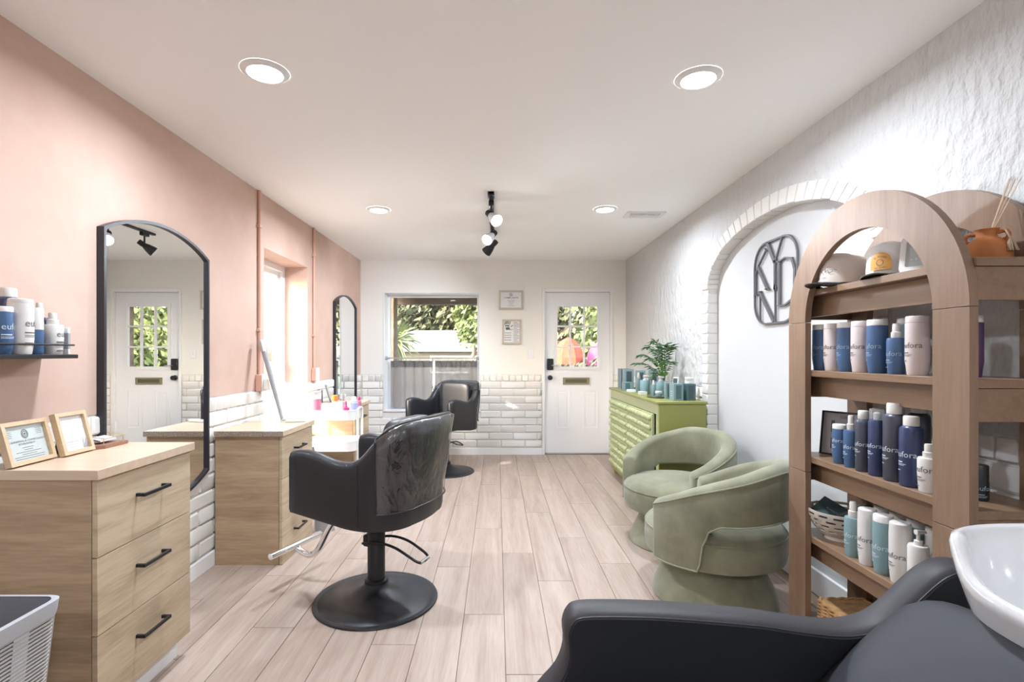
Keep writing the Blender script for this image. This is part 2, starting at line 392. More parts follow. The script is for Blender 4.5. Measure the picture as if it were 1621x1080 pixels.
# ---- floor: joint-coloured bed with every plank on it
fl = G().span(RL-TH, RW+TH, BACK, RF+.02, -.10, -.004).obj('floor', 'joint'); struct(fl)
PW = .196; y_len = 1.24
_pm = {}
def plank_mesh(wd, ln):
    k = (round(wd, 3), round(ln, 2))
    if k not in _pm: _pm[k] = G().box((0, 0, -.004), (wd-.0025, ln-.003, .010), .0012).mesh('plank')
    return _pm[k]
x = RL; ci = 0
offs = [.0, .52, .95, .27, .71, 1.1, .41, .83, .15, .62, 1.02, .34, .78, .08, .49, .9, .22, .66]
while x < RW-.01:
    x1 = min(x+PW, RW); y = BACK-offs[ci % 18]
    while y < RF:
        a, b = max(y, BACK), min(y+y_len, RF)
        if b-a > .02: link('plank', plank_mesh(x1-x, b-a), 'plank', fl, loc=((x+x1)/2, (a+b)/2, 0))
        y += y_len
    x = x1; ci += 1
# ---- ceiling
struct(G().span(RL-TH, RW+TH, BACK-.1, RF+.3, RC, RC+.15).obj('ceiling', 'ceiling'))
# ---- bricks
_bv = []
for k in range(3):
    g = G().box((0, 0, 0), (1, .04, 1), .007)
    rnd = random.Random(k)
    # built at its true size 0.30 x 0.083, later only shortened where a brick is cut
    g = G().box((0, 0, 0), (.296, .036, .083), .008)
    g.v = [(a+rnd.uniform(-.0025, .0025), b+rnd.uniform(-.003, .003), c+rnd.uniform(-.002, .002)) for a, b, c in g.v]
    _bv.append(g.mesh('brick'))
_bh = []
for k in range(2):
    rnd = random.Random(k+9); g = G().box((0, 0, 0), (.073, .036, .078), .008)
    g.v = [(a+rnd.uniform(-.002, .002), b+rnd.uniform(-.003, .003), c+rnd.uniform(-.002, .002)) for a, b, c in g.v]
    _bh.append(g.mesh('brick'))
def brick_wall(parent, place, u0, u1, holes=()):
    """place(u,z) -> location, rotation; holes = (u0,u1,z0,z1)"""
    CH = .0925; L = .306
    def lay(a, b, z, hh, meshes, full):
        segs = [(a, b)]
        for h0, h1, hz0, hz1 in holes:
            if z+hh/2 <= hz0+.01 or z-hh/2 >= hz1-.01: continue
            ns = []
            for p, q in segs:
                if q <= h0 or p >= h1: ns.append((p, q)); continue
                if p < h0: ns.append((p, h0))
                if q > h1: ns.append((h1, q))
            segs = ns
        for p, q in segs:
            if q-p < .022: continue
            loc, rz = place((p+q)/2, z); o = link('brick', random.choice(meshes), 'brick', parent, loc=loc, rz=rz)
            o.scale = ((q-p-.010)/(full-.010), 1, 1)
    for r in range(9):
        z = .095+CH*(r+.5); u = u0-(L/2 if r % 2 else 0)-.08
        while u < u1:
            lay(max(u, u0), min(u+L, u1), z, CH, _bv, L); u += L
    u = u0
    while u < u1:
        lay(u, min(u+.081, u1), .095+9*CH+.043, .086, _bh, .081); u += .081
WZ = 1.018            # top of the brick wainscot
# ---- left wall (pink above, brick below), with a deep window
LW = (3.80, 4.67, .55, 2.067)
g = G()
for y0, y1, z0, z1 in ((BACK, LW[0], WZ, RC), (LW[1], RF+TH, WZ, RC), (LW[0], LW[1], LW[3], RC)): g.span(RL-TH, RL, y0, y1, z0, z1)
wl = struct(g.obj('wall_left', 'pink'))
g = G()
for y0, y1, z0, z1 in ((BACK, LW[0], 0, WZ), (LW[1], RF+TH, 0, WZ), (LW[0], LW[1], 0, LW[2])): g.span(RL-TH, RL-.004, y0, y1, z0, z1)
bk = g.obj('brick_backing', 'mortar', wl)
brick_wall(wl, lambda u, z: ((RL-.006, u, z), PI/2), 1.2, RF, [(LW[0], LW[1], LW[2], 2)])
# ---- far wall with window and door openings
FWN = (-1.44, -.216, .544, 2.06); DO = (.570, 1.462, 0, 2.104)
g = G()
for x0, x1, z0, z1 in ((RL-TH, FWN[0], WZ, RC), (FWN[1], DO[0], WZ, RC), (DO[1], RW+TH, WZ, RC), (FWN[0], FWN[1], FWN[3], RC), (DO[0], DO[1], DO[3], RC)):
    g.span(x0, x1, RF, RF+TH, z0, z1)
wf = struct(g.obj('wall_far', 'farwall'))
g = G()
for x0, x1, z0, z1 in ((RL-TH, FWN[0], 0, WZ), (FWN[1], DO[0], 0, WZ), (DO[1], RW+TH, 0, WZ), (FWN[0], FWN[1], 0, FWN[2])): g.span(x0, x1, RF+.004, RF+TH, z0, z1)
g.obj('brick_backing', 'mortar', wf)
brick_wall(wf, lambda u, z: ((u, RF+.006, z), 0), RL+.02, RW-.02, [(FWN[0], FWN[1], FWN[2], 2), (DO[0]-.002, DO[1]+.002, 0, 2)])
# ---- right wall: rough plaster, arched brick niche
AY0, AY1, AS, AB, RD = 2.234, 3.965, 1.78, .35, .10        # niche jambs, springing height, rise, brick width
ac, aa = (AY0+AY1)/2, (AY1-AY0)/2; NX = 1.71
g = G()
g.span(RW, RW+TH, BACK, AY0-RD, WZ, RC); g.span(RW, RW+TH, AY1+RD, RF+TH, WZ, RC)
ext = arc(ac, AS, aa+RD, AB+RD, PI, 0, 40)
pts = ext
for (a, b), (c, d) in zip(pts, pts[1:]):
    g.prism([(a, b), (c, d), (c, RC), (a, RC)], RW, RW+TH)
g.span(RW, RW+TH, AY0-RD-.001, AY0-RD, WZ, AS)
wr = struct(g.obj('wall_right', 'plaster'))
G().span(NX, RW+TH, AY0-RD, AY1+RD, 0, AS+AB+RD+.02).obj('niche_back', 'alcove', wr)
g = G(); g.span(RW+.004, RW+TH, BACK, AY0-RD, 0, WZ); g.span(RW+.004, RW+TH, AY1+RD, RF+TH, 0, WZ); g.obj('brick_backing', 'mortar', wr)
brick_wall(wr, lambda u, z: ((RW+.006, u, z), PI/2), .7, AY0-RD)
brick_wall(wr, lambda u, z: ((RW+.006, u, z), PI/2), AY1+RD, RF-.02)
# mortar bed behind the niche bricks
g = G(); inn = arc(ac, AS, aa+.006, AB+.006, PI, 0, 40)
for i in range(40): g.prism([inn[i], inn[i+1], ext[i+1], ext[i]], RW+.005, NX)
g.span(RW+.005, NX, AY0-RD, AY0-.006, 0, AS); g.span(RW+.005, NX, AY1+.006, AY1+RD, 0, AS); g.obj('niche_mortar', 'mortar', wr)
jm = G().box((0, 0, 0), (.084, RD-.002, .073), .006).mesh('brick')
z = .10
while z+.08 < AS:
    for yy in (AY0-RD/2, AY1+RD/2): link('brick', jm, 'brick', wr, loc=((RW+NX)/2-.002, yy+random.uniform(-.002, .002), z+.039))
    z += .0785
N = 31
for i in range(N):
    t0, t1 = PI-PI*(i+.05)/N, PI-PI*(i+.95)/N; rnd = random.uniform(-.004, .004)
    q = [(ac+(aa+rnd)*math.cos(t0), AS+(AB+rnd)*math.sin(t0)), (ac+(aa+rnd)*math.cos(t1), AS+(AB+rnd)*math.sin(t1)),
         (ac+(aa+RD)*math.cos(t1), AS+(AB+RD)*math.sin(t1)), (ac+(aa+RD)*math.cos(t0), AS+(AB+RD)*math.sin(t0))]
    cy, cz = sum(p[0] for p in q)/4, sum(p[1] for p in q)/4
    q = [(a-cy, b-cz) for a, b in q]; ch = [(a*.93, b*.93) for a, b in q]
    f = lambda pl, X: [(X, a, b) for a, b in pl]
    G().loft([f(ch, RW-.006-(RW+NX)/2), f(q, RW-(RW+NX)/2), f(q, NX-.001-(RW+NX)/2)]).obj('brick', 'brick', wr, loc=((RW+NX)/2, cy, cz), smooth=False)
# ---- back wall behind the viewer
struct(G().span(RL-TH, RW+TH, BACK-.2, BACK, 0, RC).obj('wall_back', 'backwall'))
# ---- baseboards
def bb(name, spans):
    g = G()
    for s in spans: g.span(*s, .003)
    struct(g.obj(name, 'trim'))
bb('baseboard_far', [(RL, DO[0], RF-.022, RF, 0, .088), (DO[1], RW, RF-.022, RF, 0, .088)])
bb('baseboard_left', [(RL, RL+.022, BACK, RF-.022, 0, .088)])
bb('baseboard_right', [(RW-.022, RW, BACK, AY0, 0, .088), (RW-.022, RW, AY1, RF-.022, 0, .088), (NX-.02, NX, AY0, AY1, 0, .13)])
# ---- left window
w1 = thing('window_1', 'white sash window deep in the pink wall', 'window'); del w1['category']; struct(w1)
wx = RL-.235; y0, y1, z0, z1 = LW
fr = lambda d: [(y0+d, z0+d), (y1-d, z0+d), (y1-d, z1-d), (y0+d, z1-d)]
G().frame(fr(0), fr(.05), wx-.045, wx+.03).obj('frame', 'trim', w1)
zm = (z0+z1)/2-.12
s1 = G().frame([(y0+.05, zm-.02), (y1-.05, zm-.02), (y1-.05, z1-.05), (y0+.05, z1-.05)], [(y0+.09, zm+.02), (y1-.09, zm+.02), (y1-.09, z1-.09), (y0+.09, z1-.09)], wx-.035, wx-.005).obj('sash', 'trim', w1)
s2 = G().frame([(y0+.05, z0+.05), (y1-.05, z0+.05), (y1-.05, zm+.02), (y0+.05, zm+.02)], [(y0+.09, z0+.09), (y1-.09, z0+.09), (y1-.09, zm-.02), (y0+.09, zm-.02)], wx-.003, wx+.024).obj('sash', 'trim', w1)
G().span(wx-.022, wx-.018, y0+.085, y1-.085, zm+.015, z1-.085).obj('pane', 'glass', s1)
G().span(wx+.008, wx+.012, y0+.085, y1-.085, z0+.085, zm-.015).obj('pane', 'glass', s2)
G().span(wx+.03, RL+.012, y0, y1, z0-.001, z0+.022, .004).obj('sill', 'trim', w1)
# ---- far window
w2 = thing('window_2', 'white framed window above a cafe curtain, looking out on trees', 'window'); del w2['category']; struct(w2)
x0, x1, z0, z1 = FWN; wy = RF+.20
fr = lambda d: [(x0+d, z0+d), (x1-d, z0+d), (x1-d, z1-d), (x0+d, z1-d)]
G().frame(fr(0), fr(.045), wy, wy+.06, 'y').obj('frame', 'trim', w2)
G().span(x0+.04, x1-.04, wy+.034, wy+.038, z0+.04, z1-.04).obj('pane', 'glass', w2)
G().span(x0-.004, x1+.004, RF-.012, wy, z0-.001, z0+.02, .004).obj('sill', 'trim', w2)
g = G()
for a, b, c, d in ((x0, x0+.014, z0, z1), (x1-.014, x1, z0, z1), (x0, x1, z1-.014, z1)): g.span(a, b, RF-.006, wy, c, d, .003)
g.obj('reveal_lining', 'trim', w2)
g = G()    # vinyl lettering on the pane, meant to be read from the street
write(g, 'STUDIO CO', .115, lambda u, v: (-.82-u*1.25, wy+.031, .80+v), bold=.004); g.obj('lettering', 'inkdark', w2)
# ---- door
d1 = thing('door_1', 'white panelled front door with nine panes and a mail slot', 'door'); del d1['category']; struct(d1)
dx0, dx1, dz0, dz1, dy = .606, 1.426, .018, 2.056, RF+.03
px0, px1, pz0, pz1 = .752, 1.284, 1.103, 1.888       # light opening
g = G(); sl = lambda a, b, c, d: g.span(a, b, dy, dy+.045, c, d)
sl(dx0, px0, dz0, dz1); sl(px1, dx1, dz0, dz1); sl(px0, px1, pz1, dz1); sl(px0, px1, dz0, pz0); slab = g.obj('slab', 'doorpaint', d1)
op = lambda a, b, c, d, e=0: [(a-e, c-e), (b+e, c-e), (b+e, d+e), (a-e, d+e)]
g = G().frame(op(px0, px1, pz0, pz1, .028), op(px0, px1, pz0, pz1, -.012), dy-.014, dy+.012, 'y'); g.obj('light_frame', 'doorpaint', d1)
pw, ph = (px1-px0)/3, (pz1-pz0)/3
for k in (1, 2):
    G().span(px0+pw*k-.011, px0+pw*k+.011, dy-.008, dy+.03, pz0, pz1, .004).obj('glazing_bar', 'doorpaint', d1)
    G().span(px0, px1, dy-.007, dy+.029, pz0+ph*k-.011, pz0+ph*k+.011, .004).obj('glazing_bar', 'doorpaint', d1)
for i in range(3):
    for j in range(3):
        G().span(px0+pw*i+.011, px0+pw*(i+1)-.011, dy+.012, dy+.016, pz0+ph*j+.011, pz0+ph*(j+1)-.011).obj('pane', 'glass', d1)
for a, b in ((.735, .935), (1.09, 1.29)):
    p = G().frame(op(a, b, .32, .83, 0), op(a, b, .32, .83, -.02), dy-.007, dy+.002, 'y').obj('panel_moulding', 'doorpaint', d1)
    G().span(a+.045, b-.045, dy-.006, dy+.002, .365, .785, .005).obj('raised_panel', 'doorpaint', d1)
ms = G().frame(op(.835, 1.172, .888, .976), op(.868, 1.139, .908, .956), dy-.014, dy+.001, 'y').obj('mail_slot', 'brass', d1)
fp = G().span(.868, 1.139, dy-.006, dy+.001, .908, .956).obj('flap', 'brassdark', ms)
lk = G().span(.632, .712, dy-.032, dy, 1.072, 1.216, .008).obj('door_lock', 'black', d1)
G().tube([(.69, dy-.03, 1.128), (.70, dy-.055, 1.128), (.775, dy-.058, 1.126)], .007, 8).obj('latch_lever', 'steel', lk)
G().lathe([(.0, -.001), (.032, 0), (.032, .012), (.02, .02), (.02, .035), (.03, .043), (.028, .06), (.0, .064)], 20, mtx=Matrix.Translation((.672, dy, .974)) @ Matrix.Rotation(PI/2, 4, 'X')).obj('knob', 'black', d1)
for z in (.36, 1.04, 1.72): G().span(dx1-.004, dx1+.012, dy-.012, dy+.01, z-.05, z+.05, .002).obj('hinge', 'doorpaint', d1)
G().span(dx0, dx1, dy-.02, dy+.08, 0, .017, .003).obj('threshold', 'steel', d1)
g = G()
for a, b, c, d in ((DO[0]-.001, dx0-.003, 0, DO[3]), (dx1+.003, DO[1]+.001, 0, DO[3]), (dx0-.003, dx1+.003, dz1+.003, DO[3])): g.span(a, b, RF-.016, RF+.09, c, d, .004)
struct(g.obj('trim_1', 'trim'))
# ================================================================== OUTSIDE THE FRONT WINDOW AND DOOR
struct(G().span(-60, 60, RF+TH+2.2, 90, -1.3, -1.0).obj('ground', 'lawn'))
g = G().span(-30, 30, -40, RF+TH, -1.3, -.3); g.span(-30, -2.4, RF+TH, 18, -1.25, -.3); g.obj('ground_side', 'concrete')['kind'] = 'structure'
struct(G().span(-2.2, 9, RF+TH, RF+TH+2.2, -1.3, -.02).obj('porch_floor', 'concrete'))
pr = struct(G().span(-2.2, 9, RF+TH, 8.5, 2.50, 2.6).obj('porch_roof', 'soffit'))
G().span(-2.2, 9, 8.38, 8.5, 2.085, 2.5, .01).obj('fascia', 'darkwood', pr)
pl = tag(G().span(-1.83, -1.555, 7.72, 8.0, -.02, 2.5, .01).obj('porch_pillar', 'pillar'), 'brown porch pillar outside the far window', 'pillar')
pl = tag(G().span(2.25, 2.52, 7.72, 8.0, -.02, 2.5, .01).obj('porch_pillar', 'pillar'), 'brown porch pillar seen in the large mirror through the door panes', 'pillar')
pw_ = thing('porch_wall', 'low cream wall along the porch outside the door', 'wall', (2.1, 8.1, 0))
G().span(-2.2, 4.5, 0, .18, -.02, 1.02, .01).obj('body', 'concrete', pw_)
G().span(.12-.16, .12, -.03, 0, .86, 1.01, .004).obj('plaque', 'darkwood', pw_, loc=(-.68, 0, .02))
# hip-roofed house
H = thing('house', 'low white house with a pale hipped roof beyond the far window', 'house', (-3.6, 20, -1.0))
hx0, hx1, hy0, hy1 = -2.0, 4.6, 0, 6
b = G().span(hx0+.15, hx1-.2, .3, 5.7, 0, 2.46).obj('walls', 'siding', H)
v = [(hx0-.3, -.3, 2.45), (hx1, -.3, 2.45), (hx1, 6.2, 2.45), (hx0-.3, 6.2, 2.45), (0.0, 2.4, 3.3), (1.75, 2.4, 3.3)]
rv = G().add(v+[(a, b_, c-.07) for a, b_, c in v[:4]], [(0, 1, 5, 4), (1, 2, 5), (2, 3, 4, 5), (3, 0, 4), (0, 1, 7, 6), (1, 2, 8, 7), (2, 3, 9, 8), (3, 0, 6, 9), (6, 7, 8, 9)]).obj('roof', 'roofwhite', H, smooth=False)
G().span(hx0-.3, hx1, -.36, -.3, 2.36, 2.47).obj('gutter', 'siding', H)
for k, (a, c) in enumerate(((.95, 2.75), (2.85, 4.2), (-1.25, -.3))):
    p = G().frame([(a, 1.5), (c, 1.5), (c, 2.2), (a, 2.2)], [(a+.06, 1.56), (c-.06, 1.56), (c-.06, 2.14), (a+.06, 2.14)], .22, .30, 'y').obj('window', 'trim', H)
    G().span(a+.06, c-.06, .27, .3, 1.56, 2.14).obj('pane', 'siding' if k < 2 else 'darkglass', p)
# trees
def foliage(c, d, n, size, seed, holes=0):
    r = random.Random(seed); g = G(); cl = [(r.gauss(0, .42), r.gauss(0, .42), r.gauss(0, .36)) for _ in range(26)]
    for i in range(n):
        if r.random() < .75:
            q = r.choice(cl); p = [q[k]+r.gauss(0, .13) for k in range(3)]
        else: p = [r.gauss(0, .45) for _ in range(3)]
        m = math.sqrt(sum(t*t for t in p))
        if m > 1: p = [t/m for t in p]
        P = Vector((c[0]+p[0]*d[0], c[1]+p[1]*d[1], c[2]+p[2]*d[2])); s = size*r.uniform(.6, 1.3)
        a = Vector((r.uniform(-1, 1), r.uniform(-1, 1), r.uniform(-1, 1))).normalized(); u = a.orthogonal().normalized(); v = a.cross(u)
        g.add([P-u*s, P+v*s*.45, P+u*s, P-v*s*.45], [(0, 1, 2, 3)])
    return g
def tree(loc, h, crown, n, size, seed, leaf, label, name='tree', barkm='bark', grp='trees beyond the porch'):
    t = thing(name, label, 'tree', loc, 0, grp); r = random.Random(seed)
    g = G(); g.tube(sm([(0, 0, 0), (.1, 0, h*.25), (-.1, .1, h*.5), (.1, 0, h*.72)], 4), [h*.035*(1-.045*i) for i in range(13)], 8)
    for k in range(7):
        a = r.uniform(0, 2*PI); z = h*r.uniform(.3, .6); e = (crown[0]*.7*math.cos(a), crown[1]*.7*math.sin(a), z+crown[2]*r.uniform(.2, .9))
        g.tube(sm([(0, 0, z), (e[0]*.4+r.uniform(-.2, .2), e[1]*.4, z+(e[2]-z)*.35), e], 4), [h*.016*(1-.08*i) for i in range(9)], 6)
    g.obj('trunk', barkm, t)
    f = foliage((0, 0, h-crown[2]), crown, n, size, seed).obj('foliage', leaf, t, smooth=False, kind='stuff')
    return t
tree((-6.6, 31, -1), 8.6, (4.6, 3.2, 3.6), 7000, .24, 1, 'oakleaf', 'broad grey-green oak behind the left end of the white house', barkm='palebark')
tree((-2.6, 32, -1), 9.2, (4.4, 3.0, 4.0), 7000, .24, 2, 'oakleaf', 'broad grey-green oak rising behind the ridge of the white house', barkm='palebark')
tree((-.3, 28.6, -1), 8.6, (2.3, 1.6, 3.2), 3600, .2, 3, 'limeleaf', 'bright green tree just right of the white house')
tree((-.80, 16.8, -1), 3.45, (.62, .6, .5), 1300, .09, 4, 'limeleaf', 'small bright green tree in front of the white house eave')
tree((3.1, 27, -1), 9.0, (3.6, 2.6, 4.2), 6000, .22, 5, 'oakleaf', 'tall oak seen through the upper door panes', barkm='palebark')
tree((5.0, 19, -1), 6.4, (2.2, 1.8, 2.7), 3600, .18, 6, 'limeleaf', 'leafy tree at the edge of the door panes', barkm='palebark')
tree((8.2, 22, -1), 6.6, (3.2, 2.2, 3.1), 5200, .2, 8, 'limeleaf', 'round green tree mirrored in the large arched mirror')
tree((12.5, 23, -1), 5.6, (3.4, 2.2, 2.7), 5000, .2, 11, 'limeleaf', 'wide green tree farther along the street')
tree((2.55, 11.2, -1), 2.3, (1.15, .6, .85), 3000, .10, 9, 'oakleaf', 'dark hedge bush behind the porch wall outside the door', 'bush')
pt = thing('palm_tree', 'spiky palm tree beside the porch pillar', 'tree', (-2.42, 12.2, -1), 0, 'trees beyond the porch')
G().tube([(0, 0, 0), (.03, 0, 1.2), (0, 0, 2.6)], [.16, .13, .12], 10).obj('trunk', 'bark', pt)
g = G(); r = random.Random(5)
for k in range(110):
    a = r.uniform(0, 2*PI); e = r.uniform(-1.1, 1.2); L_ = r.uniform(.5, .8); d = Vector((math.cos(a)*math.cos(e), math.sin(a)*math.cos(e), math.sin(e))); s = d.orthogonal().normalized()*.022
    b0 = Vector((0, 0, 2.6)); m_ = b0+d*L_*.6; t_ = b0+d*L_+Vector((0, 0, -.12)); g.add([b0-s*.5, b0+s*.5, m_+s, t_, m_-s], [(0, 1, 2, 3, 4)])
g.obj('foliage', 'limeleaf', pt, smooth=False, kind='stuff')
def umbrella(loc, r_, h, m, label):
    t = thing('patio_umbrella', label, 'umbrella', loc, .3, 'patio umbrellas across the street')
    G().cyl((0, 0, 0), (0, 0, h), .03, .025, 8).obj('pole', 'palebark', t)
    ring = lambda rr, z: [(rr*math.cos(k*PI/4), rr*math.sin(k*PI/4), z) for k in range(8)]
    G().loft([ring(r_, h-.75), ring(r_, h-.55), ring(r_*.72, h-.2), ring(r_*.38, h-.04), ring(.02, h+.05)]).obj('canopy', m, t, smooth=False)
umbrella((2.12, 15.3, -1.0), .52, 2.72, 'redcanopy', 'red canopy umbrella seen through the middle door pane')
umbrella((3.15, 15.9, -1.0), .42, 2.6, 'pinkcanopy', 'pink canopy umbrella seen through the right door pane')
c_ = thing('car', 'light blue parked car low in the left door pane', 'car', (-.15, 12.6, -1.0), .05)
prof = [(-1.9, .35), (1.9, .35), (1.95, .8), (1.1, .95), (.55, 1.42), (-.9, 1.45), (-1.5, 1.0), (-1.95, .9)]
G().loft([[(a*s, y, z) for a, z in prof] for y, s in ((-.82, .97), (-.7, 1), (.7, 1), (.82, .97))]).obj('body', 'bluecar', c_, smooth=False)
for s in (-1, 1):
    G().prism([(-1.3, 1.0), (.95, .98), (.5, 1.34), (-.85, 1.36)], s*.8, s*.835, 'y').obj('side_window', 'darkglass', c_)
    for a in (-1.2, 1.2): G().lathe([(.02, -.1), (.3, -.1), (.34, -.06), (.34, .06), (.3, .1), (.02, .1)], 18, mtx=Matrix.Translation((a, s*.78, .34)) @ Matrix.Rotation(PI/2, 4, 'X')).obj('wheel', 'tyre', c_)
# ================================================================== CEILING FIXTURES
def can(x, y, label):
    t = thing('recessed_light', label, 'ceiling light', (x, y, RC), 0, 'recessed ceiling lights')
    G().lathe([(.070, -.010), (.072, -.013), (.090, -.006), (.097, -.0005)], 40, caps=False).obj('trim_ring', 'whitemetal', t)
    G().lathe([(.0, -.0125), (.071, -.0105)], 40, caps=False).obj('lens', 'led', t)
    l = bpy.data.lights.new('can_light', 'AREA'); l.shape = 'DISK'; l.size = .14; l.energy = CAN_POWER; l.spread = math.radians(168); l.color = (.88, .965, 1.08)
    o = bpy.data.objects.new('can_light', l); COL.objects.link(o); o.parent = t; o.location = (0, 0, -.02)
can(-.97, 2.14, 'round recessed ceiling light, large, nearest the pink wall')
can(.86, 2.19, 'round recessed ceiling light, large, above the wooden shelf side')
can(-.97, 4.19, 'small distant recessed ceiling light on the pink wall side')
can(.88, 4.17, 'small distant recessed ceiling light beside the air vent')
for x, y, s in ((-.97, -1.1, 'at the back of the room, pink wall side'), (.86, -1.1, 'at the back of the room, plaster wall side')):  # unseen pair added as fill to brighten the near ceiling and room
    can(x, y, 'unseen fill light added '+s)
v = thing('ceiling_vent', 'white louvred air vent in the ceiling near the door', 'vent', (1.245, 4.33, RC), 0)
G().frame([(-.16, -.085), (.16, -.085), (.16, .085), (-.16, .085)], [(-.125, -.055), (.125, -.055), (.125, .055), (-.125, .055)], -.012, 0, 'z').obj('frame', 'whitemetal', v)
G().span(-.125, .125, -.055, .055, -.001, -.0005).obj('duct', 'fabricgrey', v)
sm_ = G().box((0, 0, 0), (.004, .052, .012)).mesh('slat')
for k in range(17): link('slat', sm_, 'whitemetal', v, loc=(-.112+k*.014, -.02, -.006))
for k in range(4): G().box((0, 0, 0), (.25, .003, .012), mtx=Matrix.Translation((0, .015+k*.012, -.006)) @ Matrix.Rotation(.6, 4, 'X')).obj('slat', 'whitemetal', v)
G().cyl((.0, -.075, -.012), (.0, -.075, -.03), .004, seg=8).obj('damper_lever', 'whitemetal', v)
tl = thing('track_light', 'black ceiling track with three spot heads', 'track light', (-.045, 3.72, RC), 0)
G().span(-.018, .018, 0, 1.32, -.02, 0, .003).obj('track', 'black', tl)
G().span(-.024, .024, .0, .10, -.026, 0, .003).obj('feed_box', 'black', tl)
def head(y, drop, aim, m, power, nm):
    a = G().span(-.02, .02, y-.045, y+.045, -.055, -.018, .004).obj('adapter', 'black', tl)
    piv = Vector((0, y, -drop)); G().tube([(0, y, -.05), (0, y, -drop+.01)], .008, 8).obj('stem', 'black', a)
    R = Vector(aim).normalized().to_track_quat('Z', 'Y').to_matrix().to_4x4(); mt = Matrix.Translation(piv) @ R
    h = G().lathe([(.0, -.062), (.021, -.06), (.023, -.055), (.023, -.005), (.026, .0), (.036, .03), (.046, .07), (.049, .095), (.045, .095), (.041, .075)], 24, mtx=mt, caps=False).obj('spot_head', m, tl)
    G().lathe([(.0, .092), (.030, .088), (.043, .080)], 24, mtx=mt, caps=False).obj('bulb', 'bulb', h)
    G().lathe([(.0245, -.058), (.0255, -.03), (.0245, -.008)], 20, mtx=mt, caps=False).obj('collar', 'black', h)
    l = bpy.data.lights.new('spot_lamp', 'SPOT'); l.energy = power; l.spot_size = 2.0; l.spot_blend = 1.0; l.shadow_soft_size = .04; l.color = (.9, .97, 1.07)
    o = bpy.data.objects.new('spot_lamp', l); COL.objects.link(o); o.parent = tl; o.location = piv+Vector(aim).normalized()*.1
    o.rotation_euler = Vector(aim).to_track_quat('-Z', 'Y').to_euler()
head(.20, .125, (.50, -.75, -.64), 'glarehead', 17, 1)
head(.72, .155, (-.50, -.75, -.64), 'glarehead', 17, 2)
head(1.18, .145, (-.55, .42, -.50), 'black', 34, 3)
# ================================================================== MIRRORS
def mirror(yc, label):
    t = thing('arched_mirror', label, 'mirror', (RL, yc, 1.212), 0, 'black framed arched mirrors')
    hw, hs, rise = .405, .618, .105; R = (hw*hw+rise*rise)/(2*rise); a = math.asin(hw/R)
    def outl(d):
        h2 = hw-d; p = []
        for i in range(25):
            th = -a+2*a*i/24; p.append((max(-h2, min(h2, (R-d)*math.sin(th))), hs+rise-R+(R-d)*math.cos(th)))
        for i in range(25):
            th = -a+2*a*i/24; p.append((-max(-h2, min(h2, (R-d)*math.sin(th))), -(hs+rise-R+(R-d)*math.cos(th))))
        return p
    G().frame(outl(0), outl(.014), .002, .034).obj('frame', 'frameblack', t, ang=30)
    G().prism(outl(.012), .004, .020).obj('glass', 'mirror', t, smooth=False)
    return t
mirror(2.615, 'tall arched black-framed mirror beside the near drawer cabinet')
mirror(5.79, 'far arched black-framed mirror in the corner by the window')
# ================================================================== CONDUITS AND OUTLETS ON THE PINK WALL
M['pinkconduit'] = mat('pink_painted_conduit', (.66, .40, .31), .7)
for y, z0, lab, zc in ((3.70, 1.12, 'pink painted conduit running down beside the sash window to an outlet', .5), (4.80, 1.13, 'pink painted conduit between the window and the far mirror', .5)):
    c = thing('wall_conduit', lab, 'conduit', (RL+.012, y, 0), 0, 'conduits on the pink wall')
    G().tube([(0, 0, RC-.002), (0, 0, z0)], .011, 10).obj('pipe', 'pinkconduit', c)
    for z in (1.45, 2.2): G().span(-.012, .014, -.022, .022, z-.012, z+.012, .003).obj('strap', 'pinkconduit', c)
def outlet(y, z, lab, extra):
    o = thing('wall_outlet', lab, 'outlet', (RL, y, z), 0, 'outlets on the pink wall')
    G().span(0, .045, -.04, .04, -.06, .06, .005).obj('box', 'pinkconduit', o)
    G().span(.045, .052, -.042, .042, -.062, .062, .003).obj('cover_plate', 'white', o)
    if extra: G().span(.052, .098, -.03, .03, -.05, .03, .006).obj('plug_adapter', 'white', o)
    else: G().span(.052, .058, -.018, .018, -.035, .035, .003).obj('socket', 'white', o)
outlet(3.70, 1.07, 'outlet box with a white plug adapter under the conduit by the window', True)
outlet(4.80, 1.085, 'white outlet cover on the pink wall left of the far mirror', False)
# ================================================================== FAR WALL
def wall_frame(x0, x1, z0, z1, lab, draw):
    t = thing('picture_frame', lab, 'picture frame', ((x0+x1)/2, RF, (z0+z1)/2), 0, 'framed notices on the far wall')
    w_, h_ = (x1-x0)/2, (z1-z0)/2; rc = lambda d: [(-w_+d, -h_+d), (w_-d, -h_+d), (w_-d, h_-d), (-w_+d, h_-d)]
    G().frame(rc(0), rc(.022), -.024, -.001, 'y').obj('frame', 'paleoak', t)
    p = G().span(-w_+.018, w_-.018, -.010, -.006, -h_+.018, h_-.018).obj('notice', 'paper', t)
    g = G(); draw(g, lambda u, v: (u, -.0108, v)); g.obj('lettering', 'inkdark', p)
def dr1(g, f):
    g.add([f(.022*math.cos(k*PI/8)*q, .066+.022*math.sin(k*PI/8)*q) for q in (1, .78) for k in range(16)], [(k, (k+1) % 16, 16+(k+1) % 16, 16+k) for k in range(16)])
    g.add([f(.009*math.cos(k*PI/4), .066+.009*math.sin(k*PI/4)) for k in range(8)], [tuple(range(8))])
    write(g, 'COMPLAINTS', .030, lambda u, v: f(u, .018+v), bold=.01)
    for k, w_ in enumerate((.05, .04, .035, .02, .03, .045)): bar(g, -w_, w_, -.004-k*.014, -.0065-k*.014, f)
wall_frame(.022, .328, 1.838, 2.078, 'pale oak framed COMPLAINTS notice, the upper one on the far wall', dr1)
